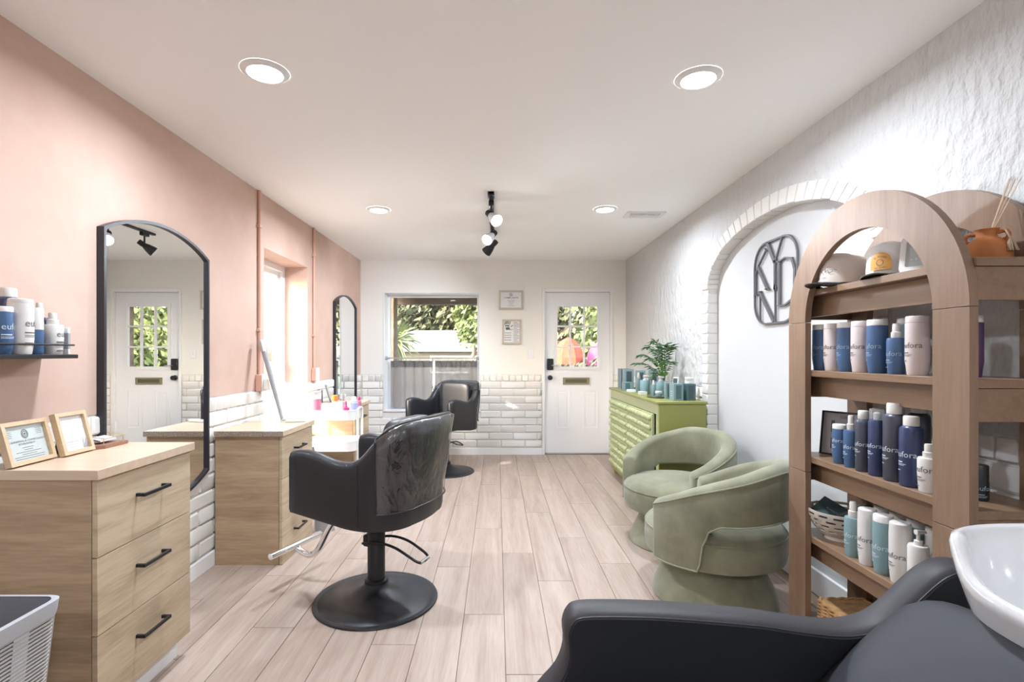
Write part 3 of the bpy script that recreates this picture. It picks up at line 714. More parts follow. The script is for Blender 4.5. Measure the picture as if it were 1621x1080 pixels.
def dr2(g, f):
    for k, (a, b, c, d) in enumerate(((-.088, .09, -.072, .128), (-.066, .095, -.058, .138), (-.048, .095, -.042, .138), (-.03, .092, -.018, .132), (-.01, .062, .012, .085))):
        q = Vector((c-a, d-b)).normalized(); n_ = (-q.y*.005, q.x*.005); g.add([f(a-n_[0], b-n_[1]), f(a+n_[0], b+n_[1]), f(c+n_[0], d+n_[1]), f(c-n_[0], d-n_[1])], [(0, 1, 2, 3)])
    bar(g, -.083, -.03, .068, .084, f); g.add([f(-.08, .055), f(-.03, .06), f(-.02, .03), (f(-.07, .022))], [(0, 1, 2, 3)])
    write(g, 'TEXT', .022, lambda u, v: f(-.012+u, .02+v), bold=.02)
    for k in range(4): bar(g, -.09, -.005, -.01-k*.03, -.016-k*.03, f)
    for k in range(14): bar(g, .022, .092 if k % 4 else .07, .12-k*.0185, .115-k*.0185, f)
wall_frame(.064, .304, 1.398, 1.712, 'pale oak framed handprint notice, the lower one on the far wall', dr2)
s = thing('light_switch', 'white light switch beside the door', 'switch', (.424, RF, 1.278), 0)
G().span(-.037, .037, -.007, 0, -.06, .06, .003).obj('plate', 'trim', s); G().box((0, -.010, .003), (.010, .014, .022), .002).obj('toggle', 'trim', s)
# curtains in the far window
cr = thing('curtain_rod', 'thin white curtain rod across the far window', 'curtain rod', (FWN[0], RF+.07, 1.222), 0)
G().cyl((.01, 0, 0), (FWN[1]-FWN[0]-.01, 0, 0), .007, seg=10).obj('rod', 'steel', cr)
G().lathe([(.0, 0), (.022, .0), (.022, .02), (.012, .03), (.012, .05), (0, .05)], 14, mtx=Matrix.Translation((.014, 0, 0)) @ Matrix.Rotation(PI/2, 4, 'Y')).obj('bracket', 'greyplastic', cr)
G().lathe([(.0, 0), (.022, .0), (.022, .02), (.012, .03), (.012, .05), (0, .05)], 14, mtx=Matrix.Translation((FWN[1]-FWN[0]-.014, 0, 0)) @ Matrix.Rotation(-PI/2, 4, 'Y')).obj('bracket', 'greyplastic', cr)
def curtain(x0, x1, lab, seed):
    t = thing('cafe_curtain', lab, 'curtain', ((x0+x1)/2, RF+.105, 0), 0, 'cafe curtains in the far window'); r = random.Random(seed); ph = r.uniform(0, 6)
    def sheet(z0, z1, d, wd):
        g = G(); n = 56; rows = []
        for j in range(9):
            z = z0+(z1-z0)*j/8; row = []
            for i in range(n+1):
                u = i/n; x = -(x1-x0)/2+(x1-x0)*u; s_ = math.sin(u*4.2*2*PI+ph+.5*math.sin(u*9+seed)); k = .5+.5*(1-j/8)
                row.append((x*(1-.02*(1-j/8)*0), -.002-d+.020*k*math.copysign(abs(s_)**.6, s_), z))
            rows.append(row)
        back = [[(a, b+.0015, c) for a, b, c in rw][::-1] for rw in rows]
        g.loft([a+b for a, b in zip(rows, back)]); return g
    sheet(.585, 1.185, 0, 0).obj('cloth', 'curtain', t, ang=80)
    sheet(1.105, 1.188, .002, 0).obj('top_hem', 'curtainband', t, ang=80)
    g = G()
    for k in range(5):
        a = -(x1-x0)/2+(x1-x0)*(k+.5)/5; g.tube([(a, -.035+.011*math.cos(q), 1.222+.011*math.sin(q)) for q in [i*2*PI/10 for i in range(10)]], .0022, 5, closed=True)
        g.cyl((a, -.035, 1.211), (a, -.006, 1.18), .002, seg=5)
    g.obj('rings', 'steel', t)
curtain(-1.372, -.832, 'grey linen cafe curtain panel on the corner side of the far window', 1)
curtain(-.798, -.258, 'grey linen cafe curtain panel behind the far salon chair', 2)
# ================================================================== DRAWER CABINETS ALONG THE PINK WALL
def cabinet(y0, lab, plinth, topz, chip, nm=3):
    """front faces +X (into the room)"""
    W, D, X0 = .53, .43, .025
    t = thing('drawer_cabinet', lab, 'cabinet', (RL, y0, 0), 0, 'birch drawer cabinets')
    zb = .10 if plinth else .0; zt = topz-.033
    sd_ = G().span(X0, D-.02, .012, .030, zb, zt, .001).obj('side_panel', 'birch', t); G().span(X0, D-.02, W-.030, W-.012, zb, zt, .001).obj('side_panel', 'birch', t)
    G().span(X0, D-.03, .030, W-.030, zb, zb+.016).obj('bottom', 'birch', t); G().span(X0, X0+.008, .03, W-.03, zb, zt).obj('back_panel', 'birch', t)
    G().span(X0, D+.012, 0, W, zt, topz, .0015).obj('worktop', 'birchtop', t)
    if chip: G().span(X0, D+.011, -.0015, 0, zt+.001, topz-.001).obj('raw_edge', 'chip', t)
    if plinth: G().span(X0, D-.055, .014, W-.014, 0, zb).obj('plinth', 'trim', t)
    h = (zt-zb-.004)/3
    for k in range(3):
        z0 = zb+.002+k*h
        d = G().span(D-.018, D, .0135, W-.0135, z0+.0015, z0+h-.0015, .001).obj('drawer', 'birchfront', t)
        G().span(X0+.03, D-.02, .04, W-.04, z0+.03, z0+h-.05).obj('drawer_box', 'birch', d)
        zc = z0+h*.62; yc = W/2
        g = G(); g.span(D+.026, D+.034, yc-.075, yc+.075, zc-.006, zc+.006, .001)
        for s_ in (-1, 1): g.span(D-.001, D+.030, yc+s_*.070-.005, yc+s_*.070+.005, zc-.006, zc+.006, .001)
        g.obj('handle', 'black', d)
    return t
cabinet(1.652, 'birch three-drawer cabinet on a white plinth below the black wall shelf', True, .903, False)
cabinet(3.082, 'birch drawer cabinet with raw chipboard edge right behind the near salon chair', False, .812, True)
cabinet(4.665, 'pale drawer cabinet behind the white trolley', False, .812, False)
# ---- photo frames on the near cabinet
def desk_frame(loc, rz, w_, h_, lab, draw, paper, ink='inkdark'):
    t = thing('picture_frame', lab, 'photo frame', loc, rz, 'photo frames on the near cabinet'); A = Matrix.Rotation(-.30, 4, 'Y')   # faces +X, leaning back
    A = Matrix.Rotation(-.26, 4, 'Y')
    rc = lambda d: [(-w_/2+d, d), (w_/2-d, d), (w_/2-d, h_-d), (-w_/2+d, h_-d)]
    def put(g): g.v = [tuple(A @ Vector(p)) for p in g.v]; return g
    put(G().frame(rc(0), rc(.014), 0, .022)).obj('frame', 'oak', t)
    p = put(G().span(.004, .010, -w_/2+.010, w_/2-.010, .010, h_-.010)).obj('print', paper, t)
    g = G(); draw(g, lambda u, v: (.0106, u, v)); put(g).obj('lettering', ink, p)
    g = G().prism([(-.025, .0), (.025, .0), (.018, h_*.7), (-.018, h_*.7)], -.003, 0); g.v = [tuple(Matrix.Translation((-.06, 0, 0)) @ Matrix.Rotation(.18, 4, 'Y') @ Vector(p)) for p in g.v]
    g.obj('easel_back', 'darkcard', t)
    return t
def cert(g, f):
    for q0, q1 in ((1, .8), (.66, .5)):
        g.add([f(.014*math.cos(k*PI/8)*q, .104+.016*math.sin(k*PI/8)*q) for q in (q0, q1) for k in range(16)], [(k, (k+1) % 16, 16+(k+1) % 16, 16+k) for k in range(16)])
    g.add([f(*p) for p in [(.006*math.cos(PI/2+k*PI/5)*(1 if k % 2 == 0 else .4), .104+.006*math.sin(PI/2+k*PI/5)*(1 if k % 2 == 0 else .4)) for k in range(10)]], [tuple(range(10))])
    write(g, 'TX BARBERING & COSMETOLOGY', .0098, lambda u, v: f(u, .077+v)); write(g, 'ESTABLISHMENT', .009, lambda u, v: f(u, .067+v))
    for k, w_ in enumerate((.022, .018, .05, .03, .06, .058)): bar(g, -w_, w_, .058-k*.0075, .0565-k*.0075, f)
    for k in range(4): bar(g, -.07, -.05, .115-k*.006, .1138-k*.006, f); bar(g, .045, .07, .118-k*.006, .1168-k*.006, f)
desk_frame((-1.60, 1.752, .903), .06, .185, .148, 'oak photo frame holding a cosmetology licence, leftmost on the near cabinet', cert, 'greypaper')
M['scribble'] = mat('blotchy_white_print', (.66, .67, .68), .5, var=(26, .16, (.84, .85, .86)), coat=.4)
def wed(g, f):
    bar(g, -.055, .02, .046, .0475, f); bar(g, -.05, .03, .036, .0372, f); bar(g, -.045, .01, .026, .0272, f)
    for a, b in ((.032, .052), (.040, .044), (.046, .05), (.036, .034), (.05, .036)): g.add([f(a, .016), f(a+.005, b), f(a+.0075, b+.004), f(a+.0045, .016)], [(0, 1, 2, 3)])
desk_frame((-1.585, 1.925, .903), .02, .142, .158, 'oak photo frame with a pale white print beside the wooden card tray', wed, 'scribble', 'greyplastic')
t = thing('card_holder', 'small reddish wooden card tray with gold wire rails on the near cabinet', 'tray', (-1.60, 2.075, .903), 0)
G().prism([(-.05, -.06), (.02, -.075), (.05, -.05), (.05, .075), (-.05, .075)], 0, .014, 'z').obj('base', 'teak', t)
for y in (-.045, .06):
    pts = [(.04, y, .014), (.04, y, .040), (-.02, y, .044), (-.02, y, .014)]
    G().tube(pts, .0018, 6).obj('rail', 'gold', t)
G().tube([(.035, -.05, .036), (.035, .075, .036)], .0018, 6).obj('rail', 'gold', t)
for k in range(4): G().box((0, 0, 0), (.05, .085, .0012), mtx=Matrix.Translation((-.008, .012, .019+k*.0045)) @ Matrix.Rotation(.12*k-.15, 4, 'Y')).obj('card', 'paper', t)
# ---- wand lamp, cord, remote on the middle cabinet
t = thing('tube_lamp', 'slim grey tube lamp leaning in front of the sash window', 'lamp', (-1.50, 3.575, .812), 0)
G().tube([(0, 0, .004), (-.165, .05, .54)], [.012, .019], 12).obj('tube', 'greyplastic', t)
G().tube([(-.147, .044, .48), (-.172, .052, .562)], [.0215, .0215], 12).obj('end_cap', 'steel', t)
G().tube([(.0, 0, .004), (.012, .0, .002), (.03, .01, .002)], .006, 8).obj('foot', 'greyplastic', t)
tag(G().tube(sm([(-1.64, 3.70, 1.065), (-1.56, 3.66, 1.10), (-1.47, 3.60, 1.06), (-1.415, 3.56, .97), (-1.42, 3.52, .87), (-1.48, 3.50, .817), (-1.40, 3.50, .817)], 8), .0028, 6).obj('power_cord', 'white'), 'thin white cord looping from the outlet to the cabinet top', 'cord')
t = thing('remote_control', 'flat white remote lying on the middle cabinet', 'remote', (-1.375, 3.50, .812), .3)
G().box((0, 0, .009), (.13, .045, .018), .005).obj('body', 'white', t); G().box((-.03, 0, .0185), (.03, .02, .002), .0008).obj('button', 'greyplastic', t)
# ---- small grey frame on the far cabinet
t = thing('picture_frame', 'small grey standing photo frame on the far pale cabinet', 'photo frame', (-1.60, 4.93, .812), .5)
A = Matrix.Rotation(-.3, 4, 'Y'); g = G().frame([(-.06, 0), (.06, 0), (.06, .17), (-.06, .17)], [(-.048, .012), (.048, .012), (.048, .158), (-.048, .158)], 0, .014); g.v = [tuple(A @ Vector(p)) for p in g.v]; g.obj('frame', 'greyplastic', t)
g = G().span(.003, .008, -.05, .05, .01, .16); g.v = [tuple(A @ Vector(p)) for p in g.v]; g.obj('print', 'greypaper', t)
G().prism([(-.03, 0), (.03, 0), (.02, .12), (-.02, .12)], -.085, -.08).obj('easel_back', 'darkcard', t)
# ---- white trolley
cart = thing('utility_cart', 'white three-tier metal trolley in front of the window', 'cart', (-1.43, 4.47, 0), 0)
for k, z in enumerate((.716, .454, .16)):
    o_, i_ = rrect(-.225, .225, -.165, .165, .07, 6), rrect(-.219, .219, -.159, .159, .064, 6)
    p = G().frame(o_, i_, z, z+.08, 'z').obj('tray', 'whitemetal', cart); G().prism(i_, z+.002, z+.006, 'z').obj('tray_floor', 'whitemetal', p)
    G().tube([(a, b, z+.08) for a, b in rrect(-.222, .222, -.162, .162, .067, 6)], .005, 6, closed=True).obj('rim', 'whitemetal', p)
for x in (-.232, .232):
    for y in (-.07, .07):
        G().tube([(x, y, .05), (x, y, .80)], .011, 8).obj('post', 'whitemetal', cart)
        c = G().lathe([(.008, -.008), (.024, -.008), (.024, .008), (.008, .008)], 14, mtx=Matrix.Translation((x, y, .025)) @ Matrix.Rotation(PI/2, 4, 'Y')).obj('caster', 'greyplastic', cart)
    G().tube([(x, -.07, .80), (x, 0, .812), (x, .07, .80)], .011, 8).obj('handle', 'whitemetal', cart)
ZC = .722
def on_cart(name, x, y, prof, m, lab, cat, capprof=None, capm=None, band=None, kind='bottle'):
    t = thing(name, lab, cat, (x, y, ZC), 0, 'hair products on the trolley')
    G().lathe(prof, 18).obj('body', m, t)
    if band: G().lathe(band[0], 18, caps=False).obj('label_band', band[1], t)
    if capprof: G().lathe(capprof, 16).obj('cap', capm, t)
    return t
cyl_ = lambda r, h, b=.006: [(r-b, 0), (r, b), (r, h-b), (r-b, h)]
on_cart('canister', -1.565, 4.40, cyl_(.052, .20, .008), 'white', 'large white and mauve canister on the trolley', 'canister', [(.046, .2), (.053, .202), (.053, .222), (.045, .226)], 'clearcap', ([(.0525, .03), (.0525, .17)], 'pinkmauve'))
on_cart('spray_can', -1.40, 4.42, cyl_(.026, .15), 'white', 'white aerosol can with a bright orange cap on the trolley', 'spray can', [(.024, .15), (.027, .151), (.027, .195), (.02, .20)], 'orange', ([(.0265, .02), (.0265, .06)], 'orange'))
on_cart('spray_can', -1.335, 4.44, cyl_(.026, .15), 'silver', 'silver aerosol can with a clear cap on the trolley', 'spray can', [(.022, .15), (.025, .151), (.025, .205), (.02, .21)], 'clearcap')
on_cart('bottle', -1.295, 4.385, [(.014, 0), (.019, .005), (.019, .09), (.01, .11), (.008, .118)], 'pinkplastic', 'magenta bottle beside the silver can on the trolley', 'bottle', [(.008, .118), (.009, .12), (.006, .15)], 'pinkplastic')
on_cart('bottle', -1.25, 4.47, cyl_(.03, .14, .012), 'bluelabel', 'pale blue bottle with white cap on the trolley', 'bottle', [(.02, .14), (.022, .142), (.02, .18), (.014, .183)], 'white')
on_cart('bottle', -1.235, 4.58, cyl_(.02, .14), 'pinkmauve', 'slim pink bottle at the back corner of the trolley', 'bottle', [(.012, .14), (.013, .142), (.011, .17)], 'pinkplastic')
t = thing('carton', 'small magenta box at the trolley front corner', 'box', (-1.275, 4.345, ZC), .1); G().box((0, 0, .05), (.04, .032, .10), .002).obj('body', 'pinkplastic', t); G().box((0, -.0165, .03), (.03, .001, .03)).obj('print', 'white', t)
# ---- broom leaning behind the middle cabinet
t = thing('broom', 'grey broom head standing behind the birch cabinet', 'broom', (-1.245, 3.70, 0), 0)
G().loft([[(a*.075, b*.022, 0) for a, b in arc(0, 0, 1, 1, 0, 2*PI, 11)[:-1]], [(a*.06-.012, b*.018, .12) for a, b in arc(0, 0, 1, 1, 0, 2*PI, 11)[:-1]], [(a*.018-.03, b*.012, .26) for a, b in arc(0, 0, 1, 1, 0, 2*PI, 11)[:-1]]]).obj('bristles', 'greyplastic', t)
G().tube([(-.03, 0, .25), (-.10, .03, .60)], .011, 8).obj('handle', 'steel', t)
# ---- laundry hamper
t = thing('laundry_hamper', 'grey woven hamper with canvas liner in front of the near cabinet', 'hamper', (-1.375, 1.235, 0), 0)
RT, RB, HH = (.165, .185), (.125, .14), .61
def hring(s, inset=0, r=.03, n=4):
    a, b = RB[0]+(RT[0]-RB[0])*s-inset, RB[1]+(RT[1]-RB[1])*s-inset; return [(x, y, HH*s) for x, y in rrect(-a, a, -b, b, r, n)]
G().loft([hring(.02, .006), hring(.5, .006), hring(.996, .006)], caps=False).obj('liner', 'fabricgrey', t)
G().loft([[(p[0], p[1], p[2]) for p in hring(.05, .008)], hring(.055, .015)], caps=True).obj('bottom', 'fabricgrey', t)
g = G()
for k in range(54): g.tube(hring(.03+.0168*k, .0), .0033, 5, closed=True)
g.obj('woven_cords', 'cord', t, kind='stuff')
for i in range(4):
    for j in range(1):
        a = i*PI/2
for sx in (-1, 1):
    for sy in (-1, 1): G().tube([(sx*(RB[0]-.010), sy*(RB[1]-.010), 0), (sx*(RT[0]-.010), sy*(RT[1]-.010), HH-.02)], .005, 6).obj('corner_post', 'cord', t)
for y in (-.07, .07):
    for s_ in (-1, 1): G().add([(s_*(RB[0]-.001), y*.8-.022, .03), (s_*(RB[0]-.001), y*.8+.022, .03), (s_*(RT[0]+.0005), y+.022, HH-.03), (s_*(RT[0]+.0005), y-.022, HH-.03)], [(0, 1, 2, 3)]).obj('strap', 'fabriclight', t)
G().loft([hring(.925, -.004), hring(.94, -.006), hring(.995, -.007), hring(1.0, -.002), hring(.998, .005)], caps=False).obj('liner_band', 'fabriclight', t)
# ================================================================== BOTTLES
def wrap(r, z, face):
    return lambda u, v: ((r+.0006)*math.cos(face+u/r), (r+.0006)*math.sin(face+u/r), z+v)
def lettering(par, r, z, size, ink, face, word='eufora', lines=True):
    g = G(); f = wrap(r, z, face); write(g, word, size, f, 'LEFT')
    if lines:
        s = size
        for k, (L, o, th) in enumerate(((1.1, .55, .13), (1.5, .85, .06), (1.3, 1.0, .06), (.8, 1.6, .08))): bar(g, 0, s*L, -s*o, -s*(o+th), f, 4)
    g.obj('lettering', ink, par, smooth=False)
GRP = [None]
def bottle(style, x, y, z, h, r, m, lab, capm='cap', ink='inklight', face=None, start=-1.05, tz=None, grp=None, size=None, cat='bottle'):
    """face: world direction the print starts from is face+start"""
    t = thing({'can': 'spray_can', 'box': 'carton'}.get(style, 'bottle'), lab, cat, (x, y, z), 0, grp or GRP[0]); S = 22
    if style == 'shampoo':       # tapered foot, short wide cap
        G().lathe([(r*.80, 0), (r*.84, .004), (r*.9, h*.13), (r, h*.25), (r*.985, h*.86), (r*.96, h*.885)], S).obj('body', m, t)
        G().lathe([(r*.95, h*.887), (r*.965, h*.89), (r*.95, h*.985), (r*.90, h)], S).obj('cap', capm, t); zt = .42
    elif style == 'tube':        # rounded one-piece with flat flip cap on top
        G().lathe([(r*.80, 0), (r*.84, .004), (r*.92, h*.14), (r, h*.28), (r, h*.80), (r*.97, h*.92)], S).obj('body', m, t)
        G().lathe([(r*.965, h*.921), (r*.97, h*.925), (r*.93, h*.985), (r*.82, h)], S).obj('cap', capm, t); zt = .36
    elif style == 'can':         # aerosol: straight, shouldered, with round cap
        G().lathe([(r*.93, 0), (r, .004), (r, h*.80), (r*.93, h*.835), (r*.72, h*.855), (r*.70, h*.862)], S).obj('body', m, t)
        G().lathe([(r*.66, h*.862), (r*.68, h*.865), (r*.67, h*.985), (r*.60, h)], S).obj('cap', capm, t); zt = .34
    elif style == 'spray':
        b = h*.72
        G().lathe([(r*.84, 0), (r*.88, .004), (r, b*.55), (r, b*.93), (r*.93, b*.99), (r*.5, b)], S).obj('body', m, t)
        n = G().lathe([(r*.52, b), (r*.54, b+.002), (r*.54, b+h*.11), (r*.42, b+h*.12)], 16).obj('collar', capm, t)
        G().lathe([(r*.40, b+h*.12), (r*.40, h*.97), (r*.34, h)], 14).obj('nozzle', capm, t); zt = .36
    elif style == 'pump':
        b = h*.76
        G().lathe([(r*.93, 0), (r, .004), (r, b*.95), (r*.9, b), (r*.35, b+.001)], S).obj('body', m, t)
        c = G().lathe([(r*.42, b), (r*.42, b+h*.07), (r*.2, b+h*.075), (r*.16, h*.94)], 14).obj('collar', capm, t)
        G().tube([(-r*.3, 0, h*.965), (r*.75, 0, h*.965), (r*.85, 0, h*.945)], [r*.30, r*.2, r*.14], 8).obj('pump_head', capm, t); zt = .4
    elif style == 'roll':
        G().lathe([(r*.94, 0), (r, .004), (r, h*.52), (r*.99, h*.53)], S).obj('body', m, t)
        G().lathe([(r*.97, h*.53), (r*.97, h*.97), (r*.9, h)], S).obj('cap', capm, t); zt = .3
    elif style == 'clear':       # clear over-cap
        G().lathe([(r*.93, 0), (r, .004), (r, h*.80), (r*.9, h*.835)], S).obj('body', m, t)
        G().lathe([(r*.4, h*.835), (r*.4, h*.93), (r*.2, h*.95)], 12).obj('nozzle', 'white', t)
        G().lathe([(r*.84, h*.83), (r*.86, h*.98), (r*.78, h)], S).obj('cap', capm, t); zt = .34
    if face is not None:
        lettering(t, r*1.0, h*(tz if tz else zt), size or r*.95, ink, face+start)
    return t
# ---- floating shelf on the pink wall
t = thing('wall_shelf', 'black metal floating shelf with a thin front rail on the pink wall', 'shelf', (RL, 1.945, 1.262), 0)
G().span(0, .14, -1.1, 0, 0, .015, .002).obj('plate', 'black', t); G().span(.0, .003, -1.1, 0, .015, .06).obj('back_lip', 'black', t)
G().tube([(.133, -1.1, .05), (.133, -.012, .05)], .0035, 8).obj('rail', 'black', t)
for y in (-.40, -.80): G().tube([(.133, y, .012), (.133, y, .05)], .003, 6).obj('rail_post', 'black', t)
GRP[0] = 'bottles on the black wall shelf'; LF = -PI/2+.25; SZ = 1.2775
bottle('shampoo', -1.635, 1.690, SZ, .158, .030, 'blue', 'blue bottle at the picture edge of the black wall shelf', face=LF, start=.45, ink='inklight', tz=.52)
bottle('can', -1.690, 1.771, SZ, .229, .034, 'navy', 'tall navy bottle standing behind the white one on the wall shelf')
bottle('tube', -1.630, 1.751, SZ, .190, .036, 'cream', 'tall white bottle at the front of the black wall shelf', capm='cream', ink='inkdark', face=LF, start=.8, tz=.50)
bottle('roll', -1.637, 1.818, SZ, .165, .0215, 'blue', 'slim blue bottle with long white cap on the wall shelf')
sb = bottle('spray', -1.692, 1.892, SZ, .19, .026, 'navy', 'navy spray bottle with white nozzle and round sticker on the wall shelf')
g = G(); f_ = wrap(.026, .112, -PI/2+.75); g.add([f_(.015*math.cos(k*PI/8), .015*math.sin(k*PI/8)) for k in range(16)]+[f_(0, 0)], [(k, (k+1) % 16, 16) for k in range(16)]); g.obj('sticker', 'cream', sb)
bottle('spray', -1.640, 1.889, SZ, .153, .033, 'cream', 'short white spray bottle at the end of the wall shelf', ink='inkdark', face=LF, start=.8, tz=.42)
t = thing('carton', 'thin white and grey box at the very end of the wall shelf', 'box', (-1.632, 1.9335, SZ), 0); G().box((0, 0, .05), (.032, .010, .10), .001).obj('body', 'paper', t); G().box((0, 0, .05), (.0325, .0105, .06)).obj('print', 'greyplastic', t)
# ================================================================== SALON CHAIRS
def u_path(hw, xf, xb, rc, n=10):
    """plan of a U: left arm front -> round the back -> right arm front; returns points and outward normals"""
    p = []
    for i in range(n): p.append(((xf+(xb+rc-xf)*i/n), hw, 0, 1))
    for i in range(n+1):
        a = PI/2+PI/2*i/n; p.append((xb+rc+rc*math.cos(a), hw-rc+rc*math.sin(a), math.cos(a), math.sin(a)))
    k = 8
    for i in range(1, k): y = (hw-rc)*(1-2*i/k); p.append((xb-.012*(1-(y/(hw-rc))**2), y, -1, 0))
    for i in range(n+1):
        a = PI+PI/2*i/n; p.append((xb+rc+rc*math.cos(a), -hw+rc+rc*math.sin(a), math.cos(a), math.sin(a)))
    for i in range(1, n+1): p.append((xb+rc+(xf-xb-rc)*i/n, -hw, 0, -1))
    return p
TOPS = [(-.30, .966), (-.25, .958), (-.19, .890), (-.125, .808), (-.06, .772), (.03, .772), (.14, .800), (.23, .812), (.29, .802)]
def salon_chair(loc, rz, label, h=0.0):
    t = thing('salon_chair', label, 'chair', loc, rz, 'black hydraulic salon chairs')
    P = u_path(.272, .290, -.268, .155); rings = []; th = .070
    def top(x): return cr_tab(TOPS, x)
    def sec(x, y, nx, ny, shrink=0):
        zt = top(x)-shrink; zb = .462+.045*max(0, (x+.05)/.35)+shrink; ln = max(0, (zt-.72))*.22
        xs, ys = x, y; t2 = th/2-shrink; r = []
        pr = [(-1, 0), (-1, .3), (-1, .7), (-1, .93), (-.75, .985), (-.3, 1), (.3, 1), (.75, .985), (1, .93), (1, .7), (1, .3), (1, .06), (.8, .0), (-.8, .0)]
        for o_, s_ in pr:
            z = zb+(zt-zb)*s_ if s_ not in (.93, .985) else zt-(.03 if s_ == .93 else .008)
            lean = max(0, z-.60)*.16*(1 if nx < -.05 else 0)*abs(nx)
            q = o_*t2+lean; r.append((xs+nx*q, ys+ny*q, z))
        return r
    rings = [sec(*P[0], .02)]+[sec(*p) for p in P]+[sec(*P[-1], .02)]
    rings[0] = [(p[0]+.018, p[1], p[2]) for p in rings[0]]; rings[-1] = [(p[0]+.018, p[1], p[2]) for p in rings[-1]]
    G().loft(rings).obj('shell', 'vinyl', t, ang=60)
    # piping along the top edge, seams at the rear of the arms
    for i0 in (10, 38):
        i = min(i0, len(P)-1)
        r = rings[1+i]; G().tube([r[k] for k in (11, 10, 9, 8)], .0028, 6).obj('seam', 'vinyl', t)
    G().blob((0.02, 0, .535), (.54, .47, .13), .35, .3).obj('seat', 'vinyl', t, ang=70)
    G().blob((-.20, 0, .74), (.09, .40, .44), .35, .35).obj('back_cushion', 'vinyl', t, ang=70)
    G().span(-.15, .2, -.12, .12, .445, .475, .01).obj('seat_plate', 'black', t)
    # clear protective cover over the back
    r_ = random.Random(3); g = G(); rows = []
    idx = range(13, len(P)-13)
    for j, (k, dz) in enumerate([(-1, .545), (-1, .62), (-1, .70), (-1, .78), (-1, .86), (-1, .93), (0, 0), (1, 0), (2, .92), (2, .84), (2, .76), (2, .68)]):
        row = []
        for i in idx:
            x, y, nx, ny = P[i]; zt = top(x)
            if k == -1: z = .545+(zt-.55)*(dz-.545)/.385; o_ = .5
            elif k == 0: z = zt+.006; o_ = .25
            elif k == 1: z = zt+.006; o_ = -.25
            else: z = .66+(zt-.665)*(dz-.68)/.24; o_ = -.5-.35
            wr = noise.noise((x*16, y*16+5, z*11))*.007
            lean = max(0, z-.60)*.16*abs(nx) if nx < -.05 else 0; q = o_*th+lean+(.010 if k == -1 else (-.010 if k == 2 else 0))+wr
            row.append((x+nx*q, y+ny*q, z))
        rows.append(row)
    g.loft(rows, closed=False, caps=False); g.obj('clear_cover', 'cover', t, ang=80)
    g = G(); g.tube(rows[0], .005, 6); g.tube(rows[6], .005, 6)
    for e in (0, -1): g.tube([rw[e] for rw in rows[:8]], .005, 6)
    g.obj('cover_piping', 'vinyl', t)
    # column and base
    B = G().lathe([(.315, 0), (.318, .004), (.315, .011), (.300, .013), (.292, .011), (.284, .016), (.27, .022), (.20, .033), (.13, .045), (.085, .062), (.062, .082), (.055, .095)], 56); B.obj('base', 'black', t)
    G().lathe([(.060, .092), (.061, .105), (.055, .112), (.046, .114)], 32).obj('collar', 'black', t)
    G().lathe([(.045, .10), (.045, .352), (.041, .358)], 28).obj('column', 'black', t)
    G().lathe([(.017, .35), (.017, .47)], 18).obj('piston', 'steel', t)
    G().span(.028, .065, -.03, .03, .275, .335, .006).obj('pump_bracket', 'black', t)
    g = G()
    lp = [(.05, .05, .30), (-.06, .055, .318), (-.15, .057, .308), (-.23, .055, .275), (-.27, .05, .255), (-.288, .03, .246), (-.288, -.03, .246), (-.27, -.05, .255), (-.23, -.055, .275), (-.15, -.057, .308), (-.06, -.055, .318), (.05, -.05, .30)]
    g.tube(sm(lp, 5), .0068, 8); pl = g.obj('pump_lever', 'black', t)
    G().tube([(-.288, -.04, .246), (-.288, .04, .246)], .0085, 10).obj('lever_grip', 'steel', pl)
    f = G().tube(sm([(.05, 0, .465), (.20, 0, .45), (.30, 0, .34), (.38, 0, .205), (.44, 0, .165), (.51, 0, .180), (.535, 0, .205)], 6), .017, 12).obj('footrest', 'chrome', t)
    G().tube([(.53, -.19, .21), (.53, .19, .21)], .0165, 14).obj('crossbar', 'chrome', f)
    return t
salon_chair((-.63, 2.67, 0), math.radians(158), 'black salon chair with clear back cover in front of the birch cabinets')
salon_chair((-.565, 5.55, 0), math.radians(240), 'black salon chair farther back by the far window, facing the corner mirror')
